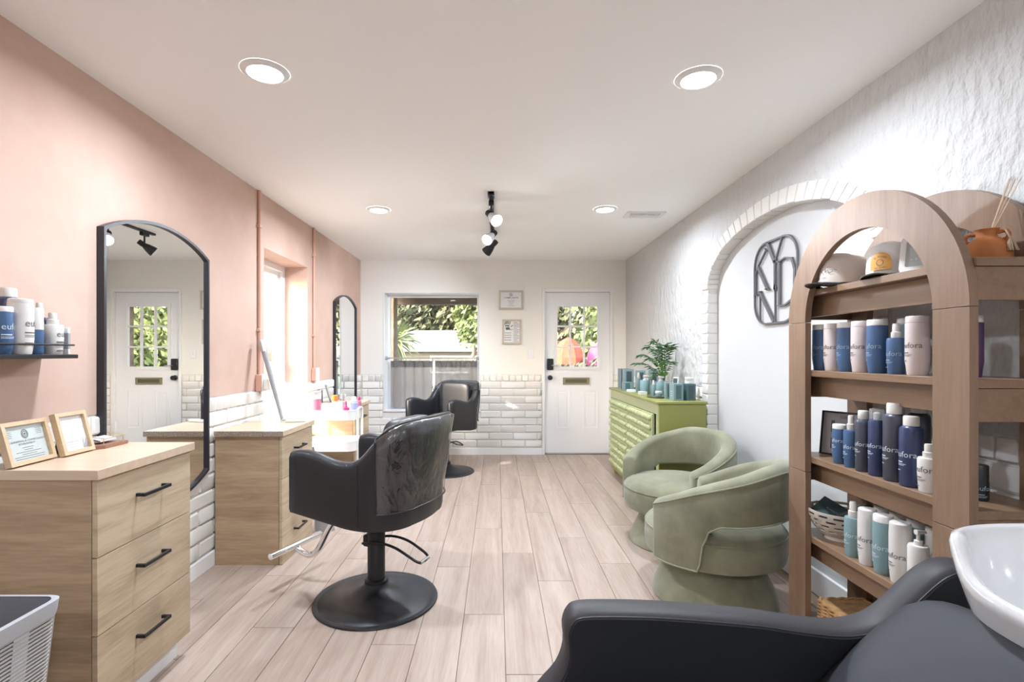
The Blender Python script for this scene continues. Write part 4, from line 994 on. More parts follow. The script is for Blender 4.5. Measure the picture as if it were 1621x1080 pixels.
# ================================================================== VELVET ARMCHAIRS
def armchair(loc, rz, label):
    t = thing('swivel_armchair', label, 'armchair', loc, rz, 'sage velvet armchairs')
    G().lathe([(.305, 0), (.312, .008), (.306, .035), (.285, .09), (.25, .16), (.222, .215), (.21, .25)], 48).obj('base', 'velvet', t)
    # seat: thick rounded drum
    prof = [(.20, .222), (.305, .226), (.342, .245), (.352, .29), (.350, .36), (.338, .392), (.30, .418), (.20, .440), (.08, .449), (.001, .45)]
    G().lathe(prof, 56).obj('seat', 'velvet', t)
    G().tube([(.347*math.cos(a), .347*math.sin(a), .375) for a in [2*PI*i/64 for i in range(64)]], .004, 6, closed=True).obj('seat_piping', 'velvet', t)
    # wrap-around band: angle measured from the back centre
    rings = []; top_tab = [(0, .745), (25, .742), (50, .705), (80, .650), (105, .585), (121, .545)]; A1 = 121
    bot_tab = [(0, .475), (66, .458), (74, .435), (79, .36), (82, .235), (121, .232)]
    angs = [-121+i*2 for i in range(122)]
    def ring(a, sh=0):
        th_ = math.radians(180+a); zt, zb = cr_tab(top_tab, abs(a))-sh, lerp_tab(bot_tab, abs(a))+sh
        Rm = .325 + .012*(zt-.5); t2 = .048-sh*.6; r = []
        zz = [(-1, .06), (-1, .35), (-1, .7)]
        for k in range(0, 9):
            q = PI-PI*k/8; r.append((t2*math.cos(q), zt-.038+.038*math.sin(q)))
        for k in range(0, 9):
            q = -PI*k/8; r.append((t2*math.cos(q), zb+.022+.022*math.sin(q)))
        return [((Rm+o_)*math.cos(th_), (Rm+o_)*math.sin(th_), z) for o_, z in r]
    rings = [ring(-122.6, .025), ring(-122, .010)]+[ring(a) for a in angs]+[ring(122, .010), ring(122.6, .025)]
    G().loft(rings).obj('arm_band', 'velvet', t, ang=75)
    for e in (1, -1):      # piping along the outer top and lower edges
        pass
    pt = []; pb = []
    for a in angs:
        th_ = math.radians(180+a); zt, zb = cr_tab(top_tab, abs(a)), lerp_tab(bot_tab, abs(a)); q = .325+.012*(zt-.5)+.047
        pt.append((q*math.cos(th_), q*math.sin(th_), zt-.030)); pb.append((q*math.cos(th_), q*math.sin(th_), zb+.016))
    G().tube(pt, .0045, 6).obj('top_piping', 'velvet', t); G().tube(pb, .0045, 6).obj('lower_piping', 'velvet', t)
    return t
armchair((1.225, 3.50, 0), math.radians(208), 'sage green velvet swivel armchair next to the green sideboard')
armchair((1.150, 2.725, 0), math.radians(139), 'sage green velvet swivel armchair turned away beside the wooden shelf')
# ================================================================== SHAMPOO CHAIR
t = thing('shampoo_chair', 'dark vinyl shampoo chair in the foreground', 'chair', (0, 0, 0), 0)
prof = [(.02, .30), (.06, .42), (.097, .485), (.140, .535), (.158, .585), (.156, .635), (.168, .668), (.195, .683), (.28, .685), (.38, .682), (.49, .674), (.60, .664), (.68, .652), (.75, .643), (.80, .640), (.845, .645), (.885, .658), (.92, .682), (.955, .715), (.99, .748), (1.025, .774), (1.065, .787), (1.105, .782), (1.14, .75), (1.17, .69), (1.19, .60)]
prof = [(p[0], p[1]) for p in sm([(a, b, 0) for a, b in prof], 3)]
def arm(y0, y1):
    n = len(prof); g = G()
    nr = []
    for i in range(n):
        a, b = prof[max(i-1, 0)], prof[min(i+1, n-1)]; d = Vector((b[0]-a[0], b[1]-a[1])).normalized(); nr.append((-d.y, d.x))
    def line(y, off): return [(p[0]+q[0]*off, y, p[1]+q[1]*off) for p, q in zip(prof, nr)]
    cross = [(y0+.004, -.013), (y0+.010, -.006), (y0+.022, 0), (y1-.014, 0), (y1-.004, -.008), (y1, -.022), (y1, -.035)]
    rows = [line(y, o_) for y, o_ in cross]
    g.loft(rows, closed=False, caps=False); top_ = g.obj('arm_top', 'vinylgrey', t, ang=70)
    c0, c1 = line(y0, -.018), line(y0, -.0185)
    poly = [(p[0], p[2]) for p in line(y0, -.012)]+[(1.16, .18), (.10, .18)]
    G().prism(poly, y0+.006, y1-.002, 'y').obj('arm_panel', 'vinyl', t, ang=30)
    G().tube([(p[0], p[1]-.001, p[2]) for p in line(y0+.006, -.008)], .0022, 5).obj('arm_seam', 'vinyl', t)
arm(1.165, 1.255); arm(.475, .565)
G().blob((.46, .865, .41), (.66, .60, .20), .3, .25).obj('seat', 'vinylpad', t, ang=70)
# reclined back pad, its top edge under the bowl
g = G(); rows = []
bp_ = [(.50, .40), (.56, .43), (.64, .485), (.70, .545), (.76, .605), (.83, .665), (.89, .712), (.935, .742), (.965, .748), (.985, .735), (.99, .71), (.97, .66), (.88, .56), (.74, .44), (.60, .34)]
bp_ = [(p[0], p[1]) for p in sm([(a, b, 0) for a, b in bp_], 3)]
for j in range(21):
    v_ = j/20; y = .582+.58*v_; e = abs(2*v_-1)**7; sh = .045*e; cr = .018*math.cos((v_-.5)*PI)
    cx_, cz_ = .77, .56
    rows.append([(p[0]+(cx_-p[0])*sh*2, y, p[1]-sh*.8+ (cr if k < 30 else 0)) for k, p in enumerate(bp_)])
g.loft(rows).obj('backrest', 'vinylpad', t, ang=75)
G().span(.12, 1.12, .56, 1.17, .18, .33, .02).obj('seat_base', 'vinyl', t)
for x in (.25, 1.0):
    for y in (.62, 1.12): G().cyl((x, y, 0), (x, y, .19), .025, .03, 12).obj('leg', 'chrome', t)
# basin on its own pedestal
t = thing('shampoo_basin', 'glossy white ceramic shampoo basin at the picture edge', 'basin', (1.185, .875, -.008), 0)
def bring(s, z, dip=0.0, n=72):
    out = []
    for k in range(n):
        a = 2*PI*k/n; ca, sa = math.cos(a), math.sin(a); e = .62
        x, y = .275*s*math.copysign(abs(ca)**e, ca), .268*s*math.copysign(abs(sa)**e, sa)
        d = 0
        if ca < 0: d = dip*max(0, 1-(abs(y)/.185)**4)
        out.append((x, y, z-d))
    return out
D_ = .075
rows = [bring(.30, .52), bring(.42, .535), bring(.62, .60), bring(.80, .69), bring(.92, .79, D_*.3), bring(.985, .86, D_*.7), bring(1.0, .893, D_), bring(.99, .908, D_), bring(.955, .913, D_), bring(.915, .908, D_), bring(.885, .88, D_*.9), bring(.84, .80, D_*.3), bring(.72, .73), bring(.5, .685), bring(.2, .67), bring(.03, .668)]
G().loft(rows).obj('bowl', 'ceramic', t, ang=80)
G().lathe([(.12, .008), (.13, .015), (.11, .3), (.10, .56)], 28).obj('pedestal', 'vinyl', t)
G().lathe([(.0, .6705), (.026, .671), (.024, .674), (0, .676)], 18).obj('drain', 'chrome', t)
f = G().tube(sm([(.17, .0, .90), (.17, 0, .99), (.13, 0, 1.03), (.07, 0, 1.0)], 5), .012, 10).obj('faucet', 'chrome', t)
# ================================================================== GREEN SIDEBOARD
SBX, SBY0, SBY1, SBH = 1.235, 3.905, 5.56, .914
t = thing('sideboard', 'olive green sideboard with rows of turned bead moulding', 'sideboard', (SBX, SBY0, 0), 0)
W_ = SBY1-SBY0; D_ = RW-SBX-.03
G().span(-.018, D_, -.012, W_+.012, SBH-.022, SBH, .004).obj('top', 'green', t)
G().span(.0, D_-.005, 0, .022, .085, SBH-.022, .001).obj('side_panel', 'green', t); G().span(.0, D_-.005, W_-.022, W_, .085, SBH-.022, .001).obj('side_panel', 'green', t)
G().span(.0, .02, .022, W_-.022, SBH-.105, SBH-.022).obj('frieze', 'litgreen', t); G().span(D_-.02, D_-.005, .02, W_-.02, .085, SBH-.022).obj('back_panel', 'green', t)
G().span(.006, D_-.01, .022, W_-.022, .085, .105).obj('bottom', 'green', t)
G().span(.0, .022, .022, W_-.022, .055, .100, .003).obj('apron', 'green', t)
for y in (.06, .15+.0):
    pass
for y in (.07, W_-.07):
    for x in (.05, D_-.06): G().lathe([(.02, 0), (.03, .012), (.034, .035), (.026, .06), (.03, .075), (.03, .09)], 18, c=(x, y, 0)).obj('foot', 'green', t)
G().span(.004, .018, .022, .09, .10, SBH-.105).obj('stile', 'litgreen', t); G().span(.004, .018, W_-.07, W_-.022, .10, SBH-.105).obj('stile', 'litgreen', t)
# four doors, nine rows of turned spindles on each
nb = 5; dws = [(4.03, 4.378), (4.382, 4.755), (4.79, 5.125), (5.129, 5.49)]
def spindle(L):
    pr = []; bl = L/nb
    for k in range(nb):
        pr.append((.008, k*bl))
        for i in range(9):
            a = PI*i/8; pr.append((.008+.018*math.sin(a)**.8, k*bl+bl*(.12+.76*(.5-.5*math.cos(a)))))
        pr.append((.008, (k+1)*bl-.0005))
    return G().lathe(pr, 12, mtx=Matrix.Translation((0, -L/2, 0)) @ Matrix.Rotation(-PI/2, 4, 'X')).mesh('spindle')
for a, b in dws:
    z0, z1 = .108, SBH-.110
    d = G().span(-.018, .004, a-SBY0, b-SBY0, z0, z1, .0015).obj('door', 'litgreen', t)
    me = spindle(b-a-.016); 
    for k in range(9):
        z = z0+(z1-z0)*(k+.5)/9; link('spindle', me, 'litgreen', d, loc=(-.022, (a+b)/2-SBY0, z+.004))
TOPZ = SBH
# ---- things on it
GRP[0] = 'hair products on the green sideboard'
def carton(x, y, w_, d_, h, m, lab, face='x', word=None, rz=0, stripe=None):
    c = thing('carton', lab, 'box', (x, y, TOPZ), rz, GRP[0]); G().box((0, 0, h/2), (d_, w_, h), .001).obj('body', m, c)
    if word:
        g = G(); write(g, word, w_*.24, lambda u, v: (-d_/2-.0006, -u, h*.5+v)); bar(g, -w_*.2, w_*.2, h*.42, h*.40, lambda u, v: (-d_/2-.0006, -u, v)); bar(g, -w_*.13, w_*.13, h*.3, h*.26, lambda u, v: (-d_/2-.0006, -u, v)); g.obj('lettering', 'inklight', c, smooth=False)
    if stripe: G().box((0, -w_/2-.0005, h*.5), (d_*.55, .001, h*.8)).obj('print', stripe, c)
    return c
P_ = lambda px, X: 810.5*X/(px-787)        # depth at which a point of lateral distance X sits under this image column
carton(1.405, 4.015, .075, .080, .132, 'tealboxlight', 'grey-teal carton nearest the brick arch on the sideboard', word='eufora', stripe='tealbox', rz=.15)
carton(1.395, 4.165, .068, .060, .132, 'tealboxlight', 'slim grey-teal carton beside the silver tray', word='eufora', stripe='tealbox', rz=-.1)
carton(1.505, 4.02, .08, .075, .130, 'tealbox', 'dark teal carton behind the front cartons on the sideboard', stripe='darkcard', rz=.1)
carton(1.325, 5.40, .03, .10, .21, 'tealboxlight', 'tall thin carton at the door end of the sideboard')
carton(1.335, 5.34, .03, .10, .21, 'steel', 'tall silver-edged carton second from the door end')
carton(1.345, 5.26, .075, .10, .205, 'tealboxlight', 'tall carton with dark print on the sideboard, third from the door end', stripe='darkcard')
carton(1.42, 5.08, .075, .08, .20, 'tealboxlight', 'tall carton behind the pump bottles', stripe='darkcard')
carton(1.52, 4.99, .08, .07, .205, 'tealboxlight', 'tall dark-printed carton left of the palm', stripe='darkcard')
carton(1.285, 5.07, .07, .085, .085, 'tealboxlight', 'low square teal carton by the soap bar on the sideboard', stripe='tealbox')
carton(1.285, 4.90, .10, .07, .022, 'paper', 'flat white soap bar near the low teal carton')
carton(1.30, 4.58, .085, .06, .028, 'cream', 'flat cream soap bar in front of the pump bottle')
bottle('spray', 1.335, 4.83, TOPZ, .185, .028, 'teal', 'sea-green spray bottle left of the pump bottles on the sideboard')
bottle('pump', 1.335, 4.63, TOPZ, .165, .043, 'teal', 'wide sea-green pump bottle, the left one of two on the sideboard', capm='cap')
bottle('pump', 1.42, 4.47, TOPZ, .165, .041, 'teal', 'wide sea-green pump bottle behind the silver tray', capm='cap')
bottle('spray', 1.315, 4.305, TOPZ+.012, .130, .019, 'teal', 'small sea-green spray bottle standing on the silver tray')
j = thing('jar', 'small sea-green jar with white lid on the silver tray', 'jar', (1.335, 4.235, TOPZ+.012), 0, GRP[0]); G().lathe([(.024, 0), (.027, .003), (.027, .024), (.024, .026)], 20).obj('body', 'teal', j); G().lathe([(.027, .026), (.028, .028), (.028, .042), (.025, .044)], 20).obj('lid', 'white', j)
tr = thing('serving_tray', 'oval silver tray on the sideboard', 'tray', (1.322, 4.28, TOPZ), 0); G().lathe([(.0, .001), (.055, 0.001), (.06, .004), (.066, .012), (.069, .013), (.066, .008), (.058, 0.0005)], 36, mtx=Matrix.Diagonal((1, 1.6, 1, 1))).obj('dish', 'steel', tr)
c = thing('photo_card', 'small white card frame leaning beside the palm', 'photo frame', (1.48, 4.27, TOPZ), .3); g = G().box((0, 0, .115), (.012, .06, .11), .001); g.v = [tuple(Matrix.Rotation(.1, 4, 'Y') @ Vector(p)) for p in g.v]; g.obj('card', 'paper', c); g = G().box((-.007, .0, .115), (.002, .05, .09)); g.v = [tuple(Matrix.Rotation(.1, 4, 'Y') @ Vector(p)) for p in g.v]; g.obj('print', 'darkcard', c); G().box((0.0, 0, .03), (.03, .05, .06), .002).obj('stand', 'black', c)
c = thing('jar', 'plain white candle jar behind the teal cartons', 'jar', (1.545, 4.12, TOPZ), 0); G().lathe([(.03, 0), (.034, .003), (.034, .15), (.03, .153)], 20).obj('body', 'white', c); G().lathe([(.0335, .153), (.035, .155), (.035, .172), (.03, .175)], 20).obj('lid', 'white', c)
# ---- potted palm
pp = thing('potted_plant', 'potted parlour palm with bright pothos leaves on the sideboard', 'plant', (1.49, 4.56, TOPZ), 0)
G().lathe([(.045, 0), (.05, .004), (.064, .12), (.066, .125), (.058, .126), (.055, .11), (.0, .108)], 24).obj('pot', 'potpattern', pp)
r = random.Random(21)
fr_ = [(-.28, .12, .34), (-.16, .20, .44), (-.05, .26, .40), (.06, -.16, .44), (-.06, -.22, .42), (-.22, -.10, .30), (.05, .10, .46), (-.14, -.02, .50), (-.30, .24, .24), (-.02, -.28, .26)]
for dx, dy, dz in fr_:
    dx, dy, dz = max(-.22, dx*.72), dy*.72, dz*.78; dx = min(dx, .02)
    ct = sm([(0, 0, .10), (dx*.25, dy*.25, .10+dz*.55), (dx*.65, dy*.65, .10+dz*.92), (dx, dy, .10+dz*.95)], 6)
    f = G().tube(ct, .0022, 5).obj('stem', 'leafdark', pp)
    g = G()
    for i in range(6, len(ct)):
        p = Vector(ct[i]); tn = (Vector(ct[i])-Vector(ct[i-1])).normalized(); sd_ = tn.cross(Vector((0, 0, 1))).normalized(); L_ = .075*math.sin(PI*min(1, (i-4)/(len(ct)-3)))+.025
        for s in (-1, 1):
            d = (sd_*s+tn*.75+Vector((0, 0, r.uniform(-.35, .1)))).normalized(); n_ = d.cross(tn).normalized(); w2 = d.cross(n_).normalized()*.0075
            g.add([p, p+d*L_*.4+w2, p+d*L_+Vector((0, 0, -.02)), p+d*L_*.4-w2], [(0, 1, 2, 3)])
    g.obj('leaflets', 'leafdark', f, smooth=False)
for k in range(34):
    a = r.uniform(PI*.62, PI*1.5); e = r.uniform(.1, 1.2); L_ = r.uniform(.06, .17); d = Vector((math.cos(a)*math.cos(e), math.sin(a)*math.cos(e), math.sin(e)))
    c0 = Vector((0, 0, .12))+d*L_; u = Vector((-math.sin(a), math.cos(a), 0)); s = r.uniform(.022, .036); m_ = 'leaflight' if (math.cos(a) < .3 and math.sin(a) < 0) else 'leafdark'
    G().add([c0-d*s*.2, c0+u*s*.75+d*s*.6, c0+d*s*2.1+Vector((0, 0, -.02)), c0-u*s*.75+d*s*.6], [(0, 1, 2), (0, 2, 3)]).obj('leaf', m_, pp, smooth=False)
# ================================================================== MONOGRAM SIGN IN THE NICHE
t = thing('monogram_sign', 'grey metal KYND letter monogram on the niche wall', 'sign', (NX, 3.378, 1.462), 0)
X0, X1 = -.018, -.006
def stroke(pts, w_, name='letter'):
    """strip of a given width following points (u to the viewer's right, v up)"""
    L_ = []; R_ = []; n = len(pts); ws = [.72*q for q in (w_ if isinstance(w_, (list, tuple)) else [w_]*n)]
    for i in range(n):
        a, b = pts[max(i-1, 0)], pts[min(i+1, n-1)]; d = Vector((b[0]-a[0], b[1]-a[1])).normalized(); q = (-d.y*ws[i]/2, d.x*ws[i]/2)
        L_.append((pts[i][0]+q[0], pts[i][1]+q[1])); R_.append((pts[i][0]-q[0], pts[i][1]-q[1]))
    rg = [[(X0, -a[0], a[1]), (X1, -a[0], a[1]), (X1, -b[0], b[1]), (X0, -b[0], b[1])] for a, b in zip(L_, R_)]
    return G().loft(rg)
M['signgrey'] = mat('grey_sign_metal', (.13, .125, .135), .5)
def letter(gs, nm):
    g = G()
    for q in gs: g.add(q.v, q.f)
    g.obj(nm, 'signgrey', t, smooth=False)
g = G().frame([(-a, b) for a, b in rrect(0, .49, 0, .522, .145, 8)], [(-a, b) for a, b in rrect(.011, .479, .011, .511, .134, 8)], X0, X1); g.obj('frame', 'signgrey', t)
letter([stroke([(.014, .20), (.012, .36)], .02), stroke([(.018, .335), (.05, .385), (.15, .475)], [.010, .010, .012]), stroke([(.135, .483), (.160, .462)], .010), stroke([(.048, .378), (.165, .222)], .030), stroke([(.135, .226), (.190, .218)], .010), stroke([(.0, .20), (.04, .20)], .008)], 'letter_k')
letter([stroke([(.160, .515), (.250, .375)], .034), stroke([(.328, .512), (.250, .375)], .012), stroke([(.250, .39), (.250, .21)], .022), stroke([(.250, .245), (.253, .218), (.256, .19)], [.004, .038, .004]), stroke([(.254, .21), (.254, .012)], .010)], 'letter_y')
letter([stroke([(.074, .20), (.074, .03)], .008), stroke([(.068, .215), (.238, .015)], .030), stroke([(.045, .217), (.09, .217)], .010)], 'letter_n')
letter([stroke([(.298, .372), (.298, .112)], .026), stroke([(.27, .376), (.30, .372), (.36, .385), (.43, .368), (.46, .30), (.458, .19), (.43, .13), (.36, .105), (.272, .108)], [.010, .014, .012, .020, .028, .028, .020, .012, .010])], 'letter_d')
# ================================================================== WOODEN ARCH SHELF
SX0, SX1, BX0, BX1 = 1.31, 1.336, 1.572, 1.598
SY0, SY1, SWD, SPR = 1.420, 2.300, .122, 1.412
yc_, Ro = (SY0+SY1)/2, (SY1-SY0)/2; Ri = Ro-SWD
sh = thing('arch_shelf', 'walnut shelving unit with two arched frames', 'shelf', (0, 0, 0), 0)
for a, b in ((SX0, SX1), (BX0, BX1)):
    oa = arc(yc_, SPR+.001, Ro, Ro, 0, PI, 40); ia = arc(yc_, SPR+.001, Ri, Ri, 0, PI, 40); g = G()
    rg = [[(a, o_[0], o_[1]), (b, o_[0], o_[1]), (b, i_[0], i_[1]), (a, i_[0], i_[1])] for o_, i_ in zip(oa, ia)]
    g.loft(rg); g.obj('arch', 'walnut', sh, ang=25)
    for y0, y1 in ((SY0, SY0+SWD), (SY1-SWD, SY1)):
        for z0, z1 in ((0, .775), (.777, SPR-.001)): G().span(a, b, y0, y1, z0, z1, .001).obj('stile', 'walnut', sh)
SHZ = [1.55, 1.208, .840, .500, .125]
for i, z in enumerate(SHZ):
    s = G().span(SX1+.001, BX0-.001, SY0+.006, SY1-.006, z-.025, z, .001).obj('shelf_board', 'walnutshelf', sh)
    G().span(SX1+.045, SX1+.063, SY0+.03, SY1-.03, z-.110, z-.026, .001).obj('rail', 'walnutshelf', s)
    for y0, y1 in ((SY0+.012, SY0+.030), (SY1-.030, SY1-.012)): G().span(SX1+.001, BX0-.001, y0, y1, z-.120, z-.026, .001).obj('end_apron', 'walnutshelf', s)
    G().lathe([(.0, 0), (.007, .0), (.007, .003), (0, .003)], 12, mtx=Matrix.Translation((SX1+.025, SY1-.0305, z-.07)) @ Matrix.Rotation(PI/2, 4, 'X')).obj('bolt', 'steel', s)
# ---- bottles on the second shelf
FC = math.atan2(-.42, -.91)
z = SHZ[1]+.0005; GRP[0] = 'bottles on the second wooden shelf'; X_ = 1.395
for k, (y, m, lab) in enumerate(((2.205, 'blue', 'blue bottle, first from the sign end of the second shelf'), (2.128, 'pale', 'pale mauve bottle, second from the sign end of the second shelf'), (2.046, 'blue', 'blue bottle, third from the sign end of the second shelf'),
        (1.963, 'pale', 'pale mauve bottle between two blue ones mid second shelf'), (1.879, 'blue', 'blue bottle left of the small spray on the second shelf'), (1.700, 'pale', 'pale mauve bottle nearest the viewer on the second shelf'))):
    bottle('shampoo', X_, y, z, .196, .0335, m, lab, capm='pale' if m == 'pale' else 'cap', ink='inkfaint' if m == 'blue' else 'inkdark', face=FC, start=-1.15, tz=.46, size=.026)
bottle('shampoo', 1.478, 1.845, z, .198, .032, 'teal', 'green-grey bottle standing behind the small spray on the second shelf')
bottle('spray', X_, 1.790, z, .176, .028, 'blue', 'small blue spray bottle with white nozzle on the second shelf', ink='inkfaint', face=FC, start=-1.15, size=.024)
bottle('shampoo', 1.448, 1.566, z, .187, .031, 'plum', 'plum bottle peeking out behind the near stile of the shelf')
# ---- third shelf
z = SHZ[2]+.0005; GRP[0] = 'bottles on the third wooden shelf'; X_ = 1.372
bottle('shampoo', 1.375, 2.055, z, .156, .0265, 'blue', 'short blue bottle beside the gift set card', face=FC, start=-1.2, size=.022, tz=.55)
bottle('spray', X_, 1.985, z, .200, .0255, 'blue', 'blue spray bottle second on the third shelf', face=FC, start=-1.2, size=.022)
bottle('can', X_, 1.918, z, .226, .026, 'slate', 'slim slate can third on the third shelf', face=FC, start=-1.2, size=.023, tz=.42)
bottle('clear', X_, 1.850, z, .240, .0265, 'navy', 'navy can with clear over-cap on the third shelf', capm='clearcap', face=FC, start=-1.2, size=.023, tz=.42)
bottle('can', X_+.005, 1.775, z, .268, .033, 'slate', 'tallest slate can in the front row of the third shelf', face=FC, start=-1.2, size=.026, tz=.38)
bottle('can', X_+.003, 1.700, z, .232, .033, 'navy', 'stout navy can right of the tall slate one', face=FC, start=-1.2, size=.027, tz=.42)
bottle('spray', X_, 1.627, z, .152, .030, 'cream', 'white spray bottle next to the near stile on the third shelf', ink='inkdark', face=FC, start=-1.2, size=.027, tz=.42)
bottle('can', 1.470, 1.785, z, .27, .033, 'slate', 'tall dark can in the back row of the third shelf')
bottle('clear', 1.455, 1.862, z, .238, .027, 'slate', 'clear-capped can half hidden in the back row')
bottle('roll', 1.452, 1.545, z, .105, .025, 'blackbottle', 'small black bottle alone at the near end of the third shelf', capm='blackbottle', face=math.atan2(-1, -.6), start=-.5, ink='inkfaint', size=.02)
c = thing('gift_card', 'framed grey gift set display card on the third shelf', 'display card', (1.475, 2.175, z), math.atan2(-.55, -.83)+PI)
A = Matrix.Rotation(.16, 4, 'Y')
def tilt(g): g.v = [tuple(A @ Vector(p)) for p in g.v]; return g
tilt(G().frame([(-.095, 0), (.095, 0), (.095, .19), (-.095, .19)], [(-.088, .007), (.088, .007), (.088, .183), (-.088, .183)], -.012, 0)).obj('frame', 'blackbottle', c)
M['cardgrey'] = mat('grey_card', (.42, .40, .41), .5)
pcard = tilt(G().span(-.006, -.002, -.09, .09, .005, .185)).obj('card', 'cardgrey', c)
g = G(); fz = lambda u, v: (-.0066, -u, v)
for (u, v, w_, h) in ((-.05, .10, .014, .05), (.0, .105, .016, .035), (.05, .10, .014, .045), (-.045, .03, .02, .045)): bar(g, u-w_/2, u+w_/2, v, v+h, fz)
for k in range(4): bar(g, -.035, .03, .082-k*.009, .079-k*.009, fz)
write(g, 'Gift', .018, lambda u, v: fz(u-.01, .16+v)); tilt(g).obj('lettering', 'inkdark', pcard, smooth=False)
# ---- fourth shelf
z = SHZ[3]+.0005; GRP[0] = 'bottles on the fourth wooden shelf'; X_ = 1.372
bottle('spray', X_, 1.975, z, .208, .0285, 'teal', 'sea-green spray bottle beside the slotted bowl', face=FC, start=-1.2, size=.025, ink='inklight', tz=.36)
bottle('tube', X_, 1.897, z, .206, .031, 'cream', 'white bottle, first in the front row of the fourth shelf', capm='cream', face=FC, start=-1.2, size=.027, ink='inkdark', tz=.42)
bottle('shampoo', X_, 1.820, z, .206, .0315, 'teal', 'sea-green bottle with white cap in the front row of the fourth shelf', capm='white', face=FC, start=-1.2, size=.027, ink='inklight', tz=.42)
bottle('tube', X_, 1.742, z, .206, .0325, 'cream', 'white bottle just above the shampoo chair arm', capm='cream', face=FC, start=-1.2, size=.027, ink='inkdark', tz=.42)
bottle('pump', X_, 1.668, z, .205, .029, 'cream', 'white pump bottle next to the near stile on the fourth shelf')
for k, (x, y, m, s, lab) in enumerate(((1.452, 1.925, 'cream', 'tube', 'white bottle behind the first white one on the fourth shelf'), (1.452, 1.848, 'cream', 'tube', 'white bottle behind the sea-green one on the fourth shelf'),
        (1.452, 1.770, 'teal', 'shampoo', 'sea-green bottle in the back row of the fourth shelf'), (1.455, 1.695, 'cream', 'tube', 'pale bottle in the back row by the near stile'), (1.530, 1.88, 'cream', 'tube', 'pale bottle against the wall on the fourth shelf'))):
    bottle(s, x, y, z, .206, .031, m, lab, capm='cap')
b = thing('slotted_bowl', 'taupe slotted bowl holding dark cards', 'bowl', (1.452, 2.158, z), 0)
# bowl wall woven from ring bands and upright ribs, leaving real slots
def br(h): return .062+.068*math.sin(min(1, h/.12)*PI/2)
G().lathe([(.0, .004), (.055, .004), (.060, .0), (.066, .002), (.064, .022), (.0, .024)], 40).obj('foot', 'bowlplastic', b)
def band(h0, h1, nm): G().lathe([(br(h0), h0), (br((h0+h1)/2), (h0+h1)/2), (br(h1), h1), (br(h1)-.004, h1), (br((h0+h1)/2)-.004, (h0+h1)/2), (br(h0)-.004, h0), (br(h0), h0)], 48, caps=False).obj(nm, 'bowlplastic', b)
for h0, h1 in ((.02, .042), (.051, .063), (.072, .084), (.093, .104), (.113, .124)): band(h0, h1, 'band')
for row, (h0, h1) in enumerate(((.040, .053), (.061, .074), (.082, .095), (.102, .115))):
    for k in range(14):
        a0 = 2*PI*(k+.5*(row % 2))/14; n = 3; w2 = 2*PI/14*.36
        rg = []
        for i in range(n+1):
            a = a0-w2/2+w2*i/n; rg.append([(q*math.cos(a), q*math.sin(a), h) for q, h in ((br(h0), h0), (br(h1), h1), (br(h1)-.004, h1), (br(h0)-.004, h0))])
        G().loft(rg).obj('rib', 'bowlplastic', b)
GRP[0] = 'dark cards in the slotted bowl'
for k, (px_, py_, pz_, rx, ry, rz, lab) in enumerate(((-.025, .015, .108, .45, -.35, .5, 'dark teal card leaning to the left in the bowl'), (.02, -.045, .125, -.35, -.62, -.25, 'dark teal card standing highest in the bowl'), (.055, -.01, .112, -.2, -.5, -.9, 'dark card at the back of the bowl'))):
    o = thing('product_card', lab, 'card', (1.452+px_, 2.158+py_, z+pz_), 0, GRP[0]); o.rotation_euler = (rx, ry, rz)
    G().box((0, 0, 0), (.105, .13, .012), .001).obj('body', 'darkcard', o); g = G(); write(g, 'eufora', .022, lambda u, v: (-v, u, .0066)) ; g.obj('lettering', 'greyplastic', o, smooth=False)
# ---- bottom shelf: seagrass basket
bs = thing('woven_basket', 'brown seagrass basket low in the wooden shelf', 'basket', (1.452, 2.00, SHZ[4]), 0)
G().loft([[(a, c_, 0.001) for a, c_ in rrect(-.085, .085, -.155, .155, .02)], [(a, c_, .115) for a, c_ in rrect(-.095, .095, -.165, .165, .02)]]).obj('inside', 'wicker', bs)
g = G()
for k in range(9):
    zz = .008+k*.0135
    for ph in (0, PI):
        pts = []; ring = rrect(-.097, .097, -.167, .167, .02, 3)
        full = []
        for (a, c_), (a2, c2) in zip(ring, ring[1:]+ring[:1]):
            L_ = math.hypot(a2-a, c2-c_); n = max(1, int(L_/.012))
            for i in range(n): full.append((a+(a2-a)*i/n, c_+(c2-c_)*i/n))
        for i, (a, c_) in enumerate(full):
            s_ = 1+.035*math.cos(i*.9+ph); pts.append((a*s_, c_*(1+.02*math.cos(i*.9+ph)), zz+.0035*math.sin(i*.9+ph)))
        g.tube(pts, .0055, 5, closed=True)
g.obj('weave', 'wicker', bs, kind='stuff')
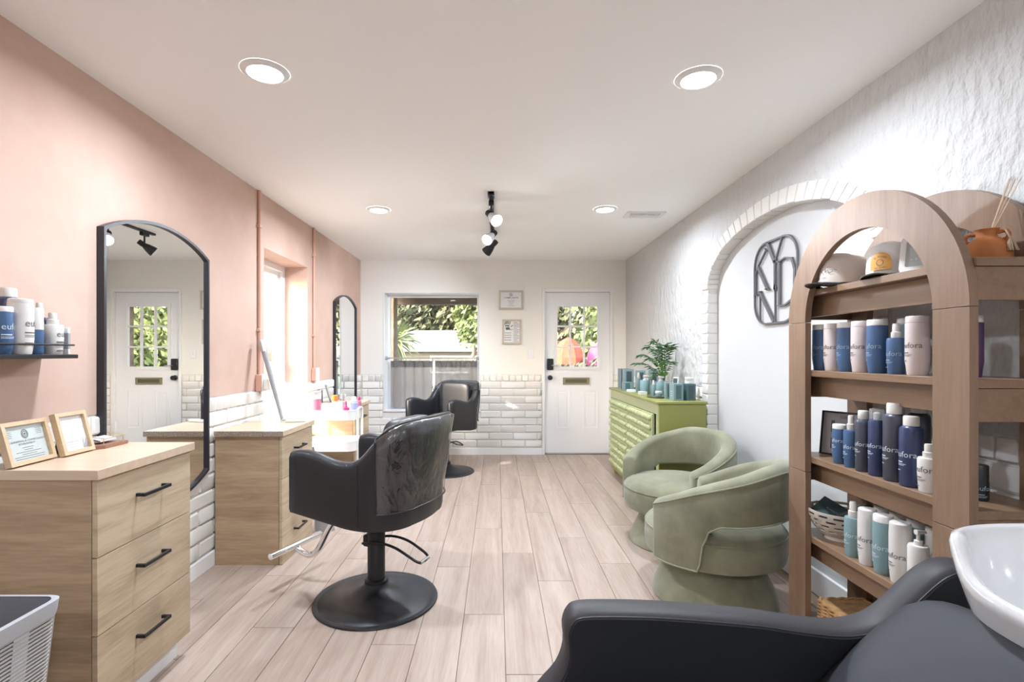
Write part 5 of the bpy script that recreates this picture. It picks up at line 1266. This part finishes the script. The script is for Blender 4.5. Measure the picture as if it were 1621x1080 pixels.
# ---- top shelf: caps, white frame, terracotta vase
z = SHZ[0]+.0005
def cap(loc, rz, crown, brim, lab, deco):
    t = thing('baseball_cap', lab, 'cap', loc, rz, 'caps on the top shelf')
    rows = []
    for i, (s_, h) in enumerate(((1, .012), (1.0, .035), (.99, .065), (.945, .092), (.83, .112), (.58, .124), (.25, .129), (.02, .130))):
        rows.append([(.098*s_*math.cos(a)*(1.05 if math.cos(a) > 0 else 1), .08*s_*math.sin(a), h+.012*(math.cos(a) > .2)*math.cos(a)*(i > 2)*(s_ > .3)) for a in [2*PI*k/32 for k in range(32)]])
    G().loft(rows).obj('crown', crown, t, ang=70)
    g = G(); rg = []
    for i in range(17):
        u = -1+2*i/16; y = .078*u; x0 = .098*math.sqrt(max(0, 1-u*u))*.9+.006; L_ = .078*math.sqrt(max(.03, 1-u*u*.93)); dz = -.012*u*u
        rg.append([(x0, y, .016+dz), (x0+L_*.6, y*1.02, .018+dz), (x0+L_, y*1.02, .012+dz), (x0+L_, y*1.02, .008+dz), (x0+L_*.6, y*1.02, .013+dz), (x0, y, .011+dz)])
    g.loft(rg).obj('brim', brim, t, ang=60)
    G().lathe([(.0, .135), (.006, .134), (.008, .130), (.0, .129)], 10).obj('button', brim, t)
    deco(t); return t
def script(t):
    g = G(); R_ = .102
    def f(u, v): a = u/.09; return (.1045*math.cos(a), .0845*math.sin(a), .045+v)
    for pts, w_ in ((((-.045, .03), (-.043, .008)), .0022), (((-.03, .036), (-.026, .026)), .003), (((-.012, .045), (-.018, .012)), .0022), (((.012, .05), (-.016, .024), (.006, .006)), .0026), (((.0, .018), (.016, .026), (.014, .012), (.026, .022), (.03, .006), (.045, .014)), .0022), (((.03, .02), (.058, .016)), .0018)):
        for (a, b), (c, d) in zip(pts, pts[1:]):
            q = Vector((c-a, d-b)).normalized(); n_ = (-q.y*w_/2, q.x*w_/2)
            g.add([f(a-n_[0], b-n_[1]), f(a+n_[0], b+n_[1]), f(c+n_[0], d+n_[1]), f(c-n_[0], d-n_[1])], [(0, 1, 2, 3)])
    write(g, 'hair studio', .011, lambda u, v: f(u-.005, -.012+v)); g.obj('embroidery', 'inkdark', t, smooth=False)
def patch(t):
    g = G()
    def f(u, v): a = u/.09; s_ = 1.06 if v < .04 else 1.06-.9*(v-.04); return (.104*s_*math.cos(a), .082*s_*math.sin(a), .030+v)
    pl = [(-.036, .0), (.036, 0), (.036, .03)]+arc(0, .03, .036, .032, 0, PI, 10)[1:]; n = len(pl)
    cols = []
    for i in range(13):
        u = -.036+.072*i/12; top_ = .03+.032*math.sqrt(max(0, 1-(u/.036)**2)); cols.append([f(u, top_*j/6) for j in range(7)])
    g.loft(cols, closed=False, caps=False); p = g.obj('patch', 'patch', t, ang=80)
    g = G(); f2 = lambda u, v: tuple(c*1.012 if k < 2 else c for k, c in enumerate(f(u, v)))
    write(g, 'hair studio', .009, lambda u, v: f2(u, .005+v)); write(g, 'le hayes', .013, lambda u, v: f2(u, .045+v-abs(u)*.3))
    for k in range(12):
        a, b = 2*PI*k/12, 2*PI*(k+1)/12; g.add([f2(.010*math.cos(a), .026+.010*math.sin(a)), f2(.010*math.cos(b), .026+.010*math.sin(b)), f2(.012*math.cos(b), .026+.012*math.sin(b)), f2(.012*math.cos(a), .026+.012*math.sin(a))], [(0, 1, 2, 3)])
    g.obj('embroidery', 'inkdark', p, smooth=False)
cap((1.425, 2.09, z), math.atan2(.25, -.97)+.35, 'capcloth', 'blackbottle', 'beige cap with black brim and script embroidery on the top shelf', script)
cap((1.465, 1.893, z), math.atan2(-.35, -.94)+.2, 'capwhite', 'camo', 'white cap with camouflage brim and orange patch on the top shelf', patch)
t = thing('white_frame', 'white rounded plastic display frame leaning on the top shelf', 'display frame', (1.425, 1.735, z), math.atan2(-.62, -.78)+PI)
A = Matrix.Rotation(.28, 4, 'Y')
g = tilt(G().frame(rrect(-.05, .05, 0, .135, .018, 5), rrect(-.034, .034, .022, .118, .006, 5), -.016, 0)); g.obj('frame', 'white', t)
g = tilt(G().span(-.006, -.002, -.038, .038, .016, .122)); pn = g.obj('panel', 'greypaper', t)
g = G()
for k in range(4): bar(g, -.022+.014*k, -.017+.014*k, .05, .055, lambda u, v: (-.0066, -u, v))
tilt(g).obj('dots', 'white', pn)
v = thing('reed_vase', 'small terracotta jug with a tassel at the near end of the top shelf', 'vase', (1.505, 1.575, z), math.radians(215))
G().lathe([(.052, 0), (.058, .005), (.0605, .025), (.058, .045), (.048, .066), (.034, .080), (.026, .086), (.024, .092), (.027, .104), (.031, .110), (.028, .111), (.022, .100), (.0, .07)], 36).obj('body', 'terracotta', v)
for s in (-1, 1): G().tube(sm([(0, s*.026, .098), (0, s*.042, .100), (0, s*.050, .088), (0, s*.044, .074), (0, s*.036, .076)], 5), .0058, 8).obj('handle', 'terracotta', v)
g = G(); ta = []
tk = G().tube(sm([(.004, .044, .100), (.016, .05, .088), (.02, .056, .074)], 4), .003, 6).obj('tassel_knot', 'jute', v)
for k in range(16):
    a = k*2.4; g.tube([(.02, .056, .074), (.02+.008*math.cos(a), .058+.008*math.sin(a), .056), (.02+.014*math.cos(a), .06+.014*math.sin(a), .034)], .0022, 5)
g.obj('tassel', 'jute', v)
GRP[0] = 'reeds in the terracotta jug'
rd = G().cyl((0, 0, 0), (0, 0, .20), .0014, seg=6).mesh('reed')
for k, (ax, ay, lab) in enumerate(((.30, .16, 'first'), (.36, .24, 'second'), (.42, .14, 'third'), (.26, .26, 'fourth'), (.40, .34, 'fifth'))):
    o = link('reed', rd, 'reed', v); o.location = (.0, 0, .07)
    d = (Matrix.Rotation(-math.radians(215), 3, 'Z') @ Vector((ax*.9, -ay*.6, 1))).normalized(); o.rotation_euler = d.to_track_quat('Z', 'Y').to_euler()
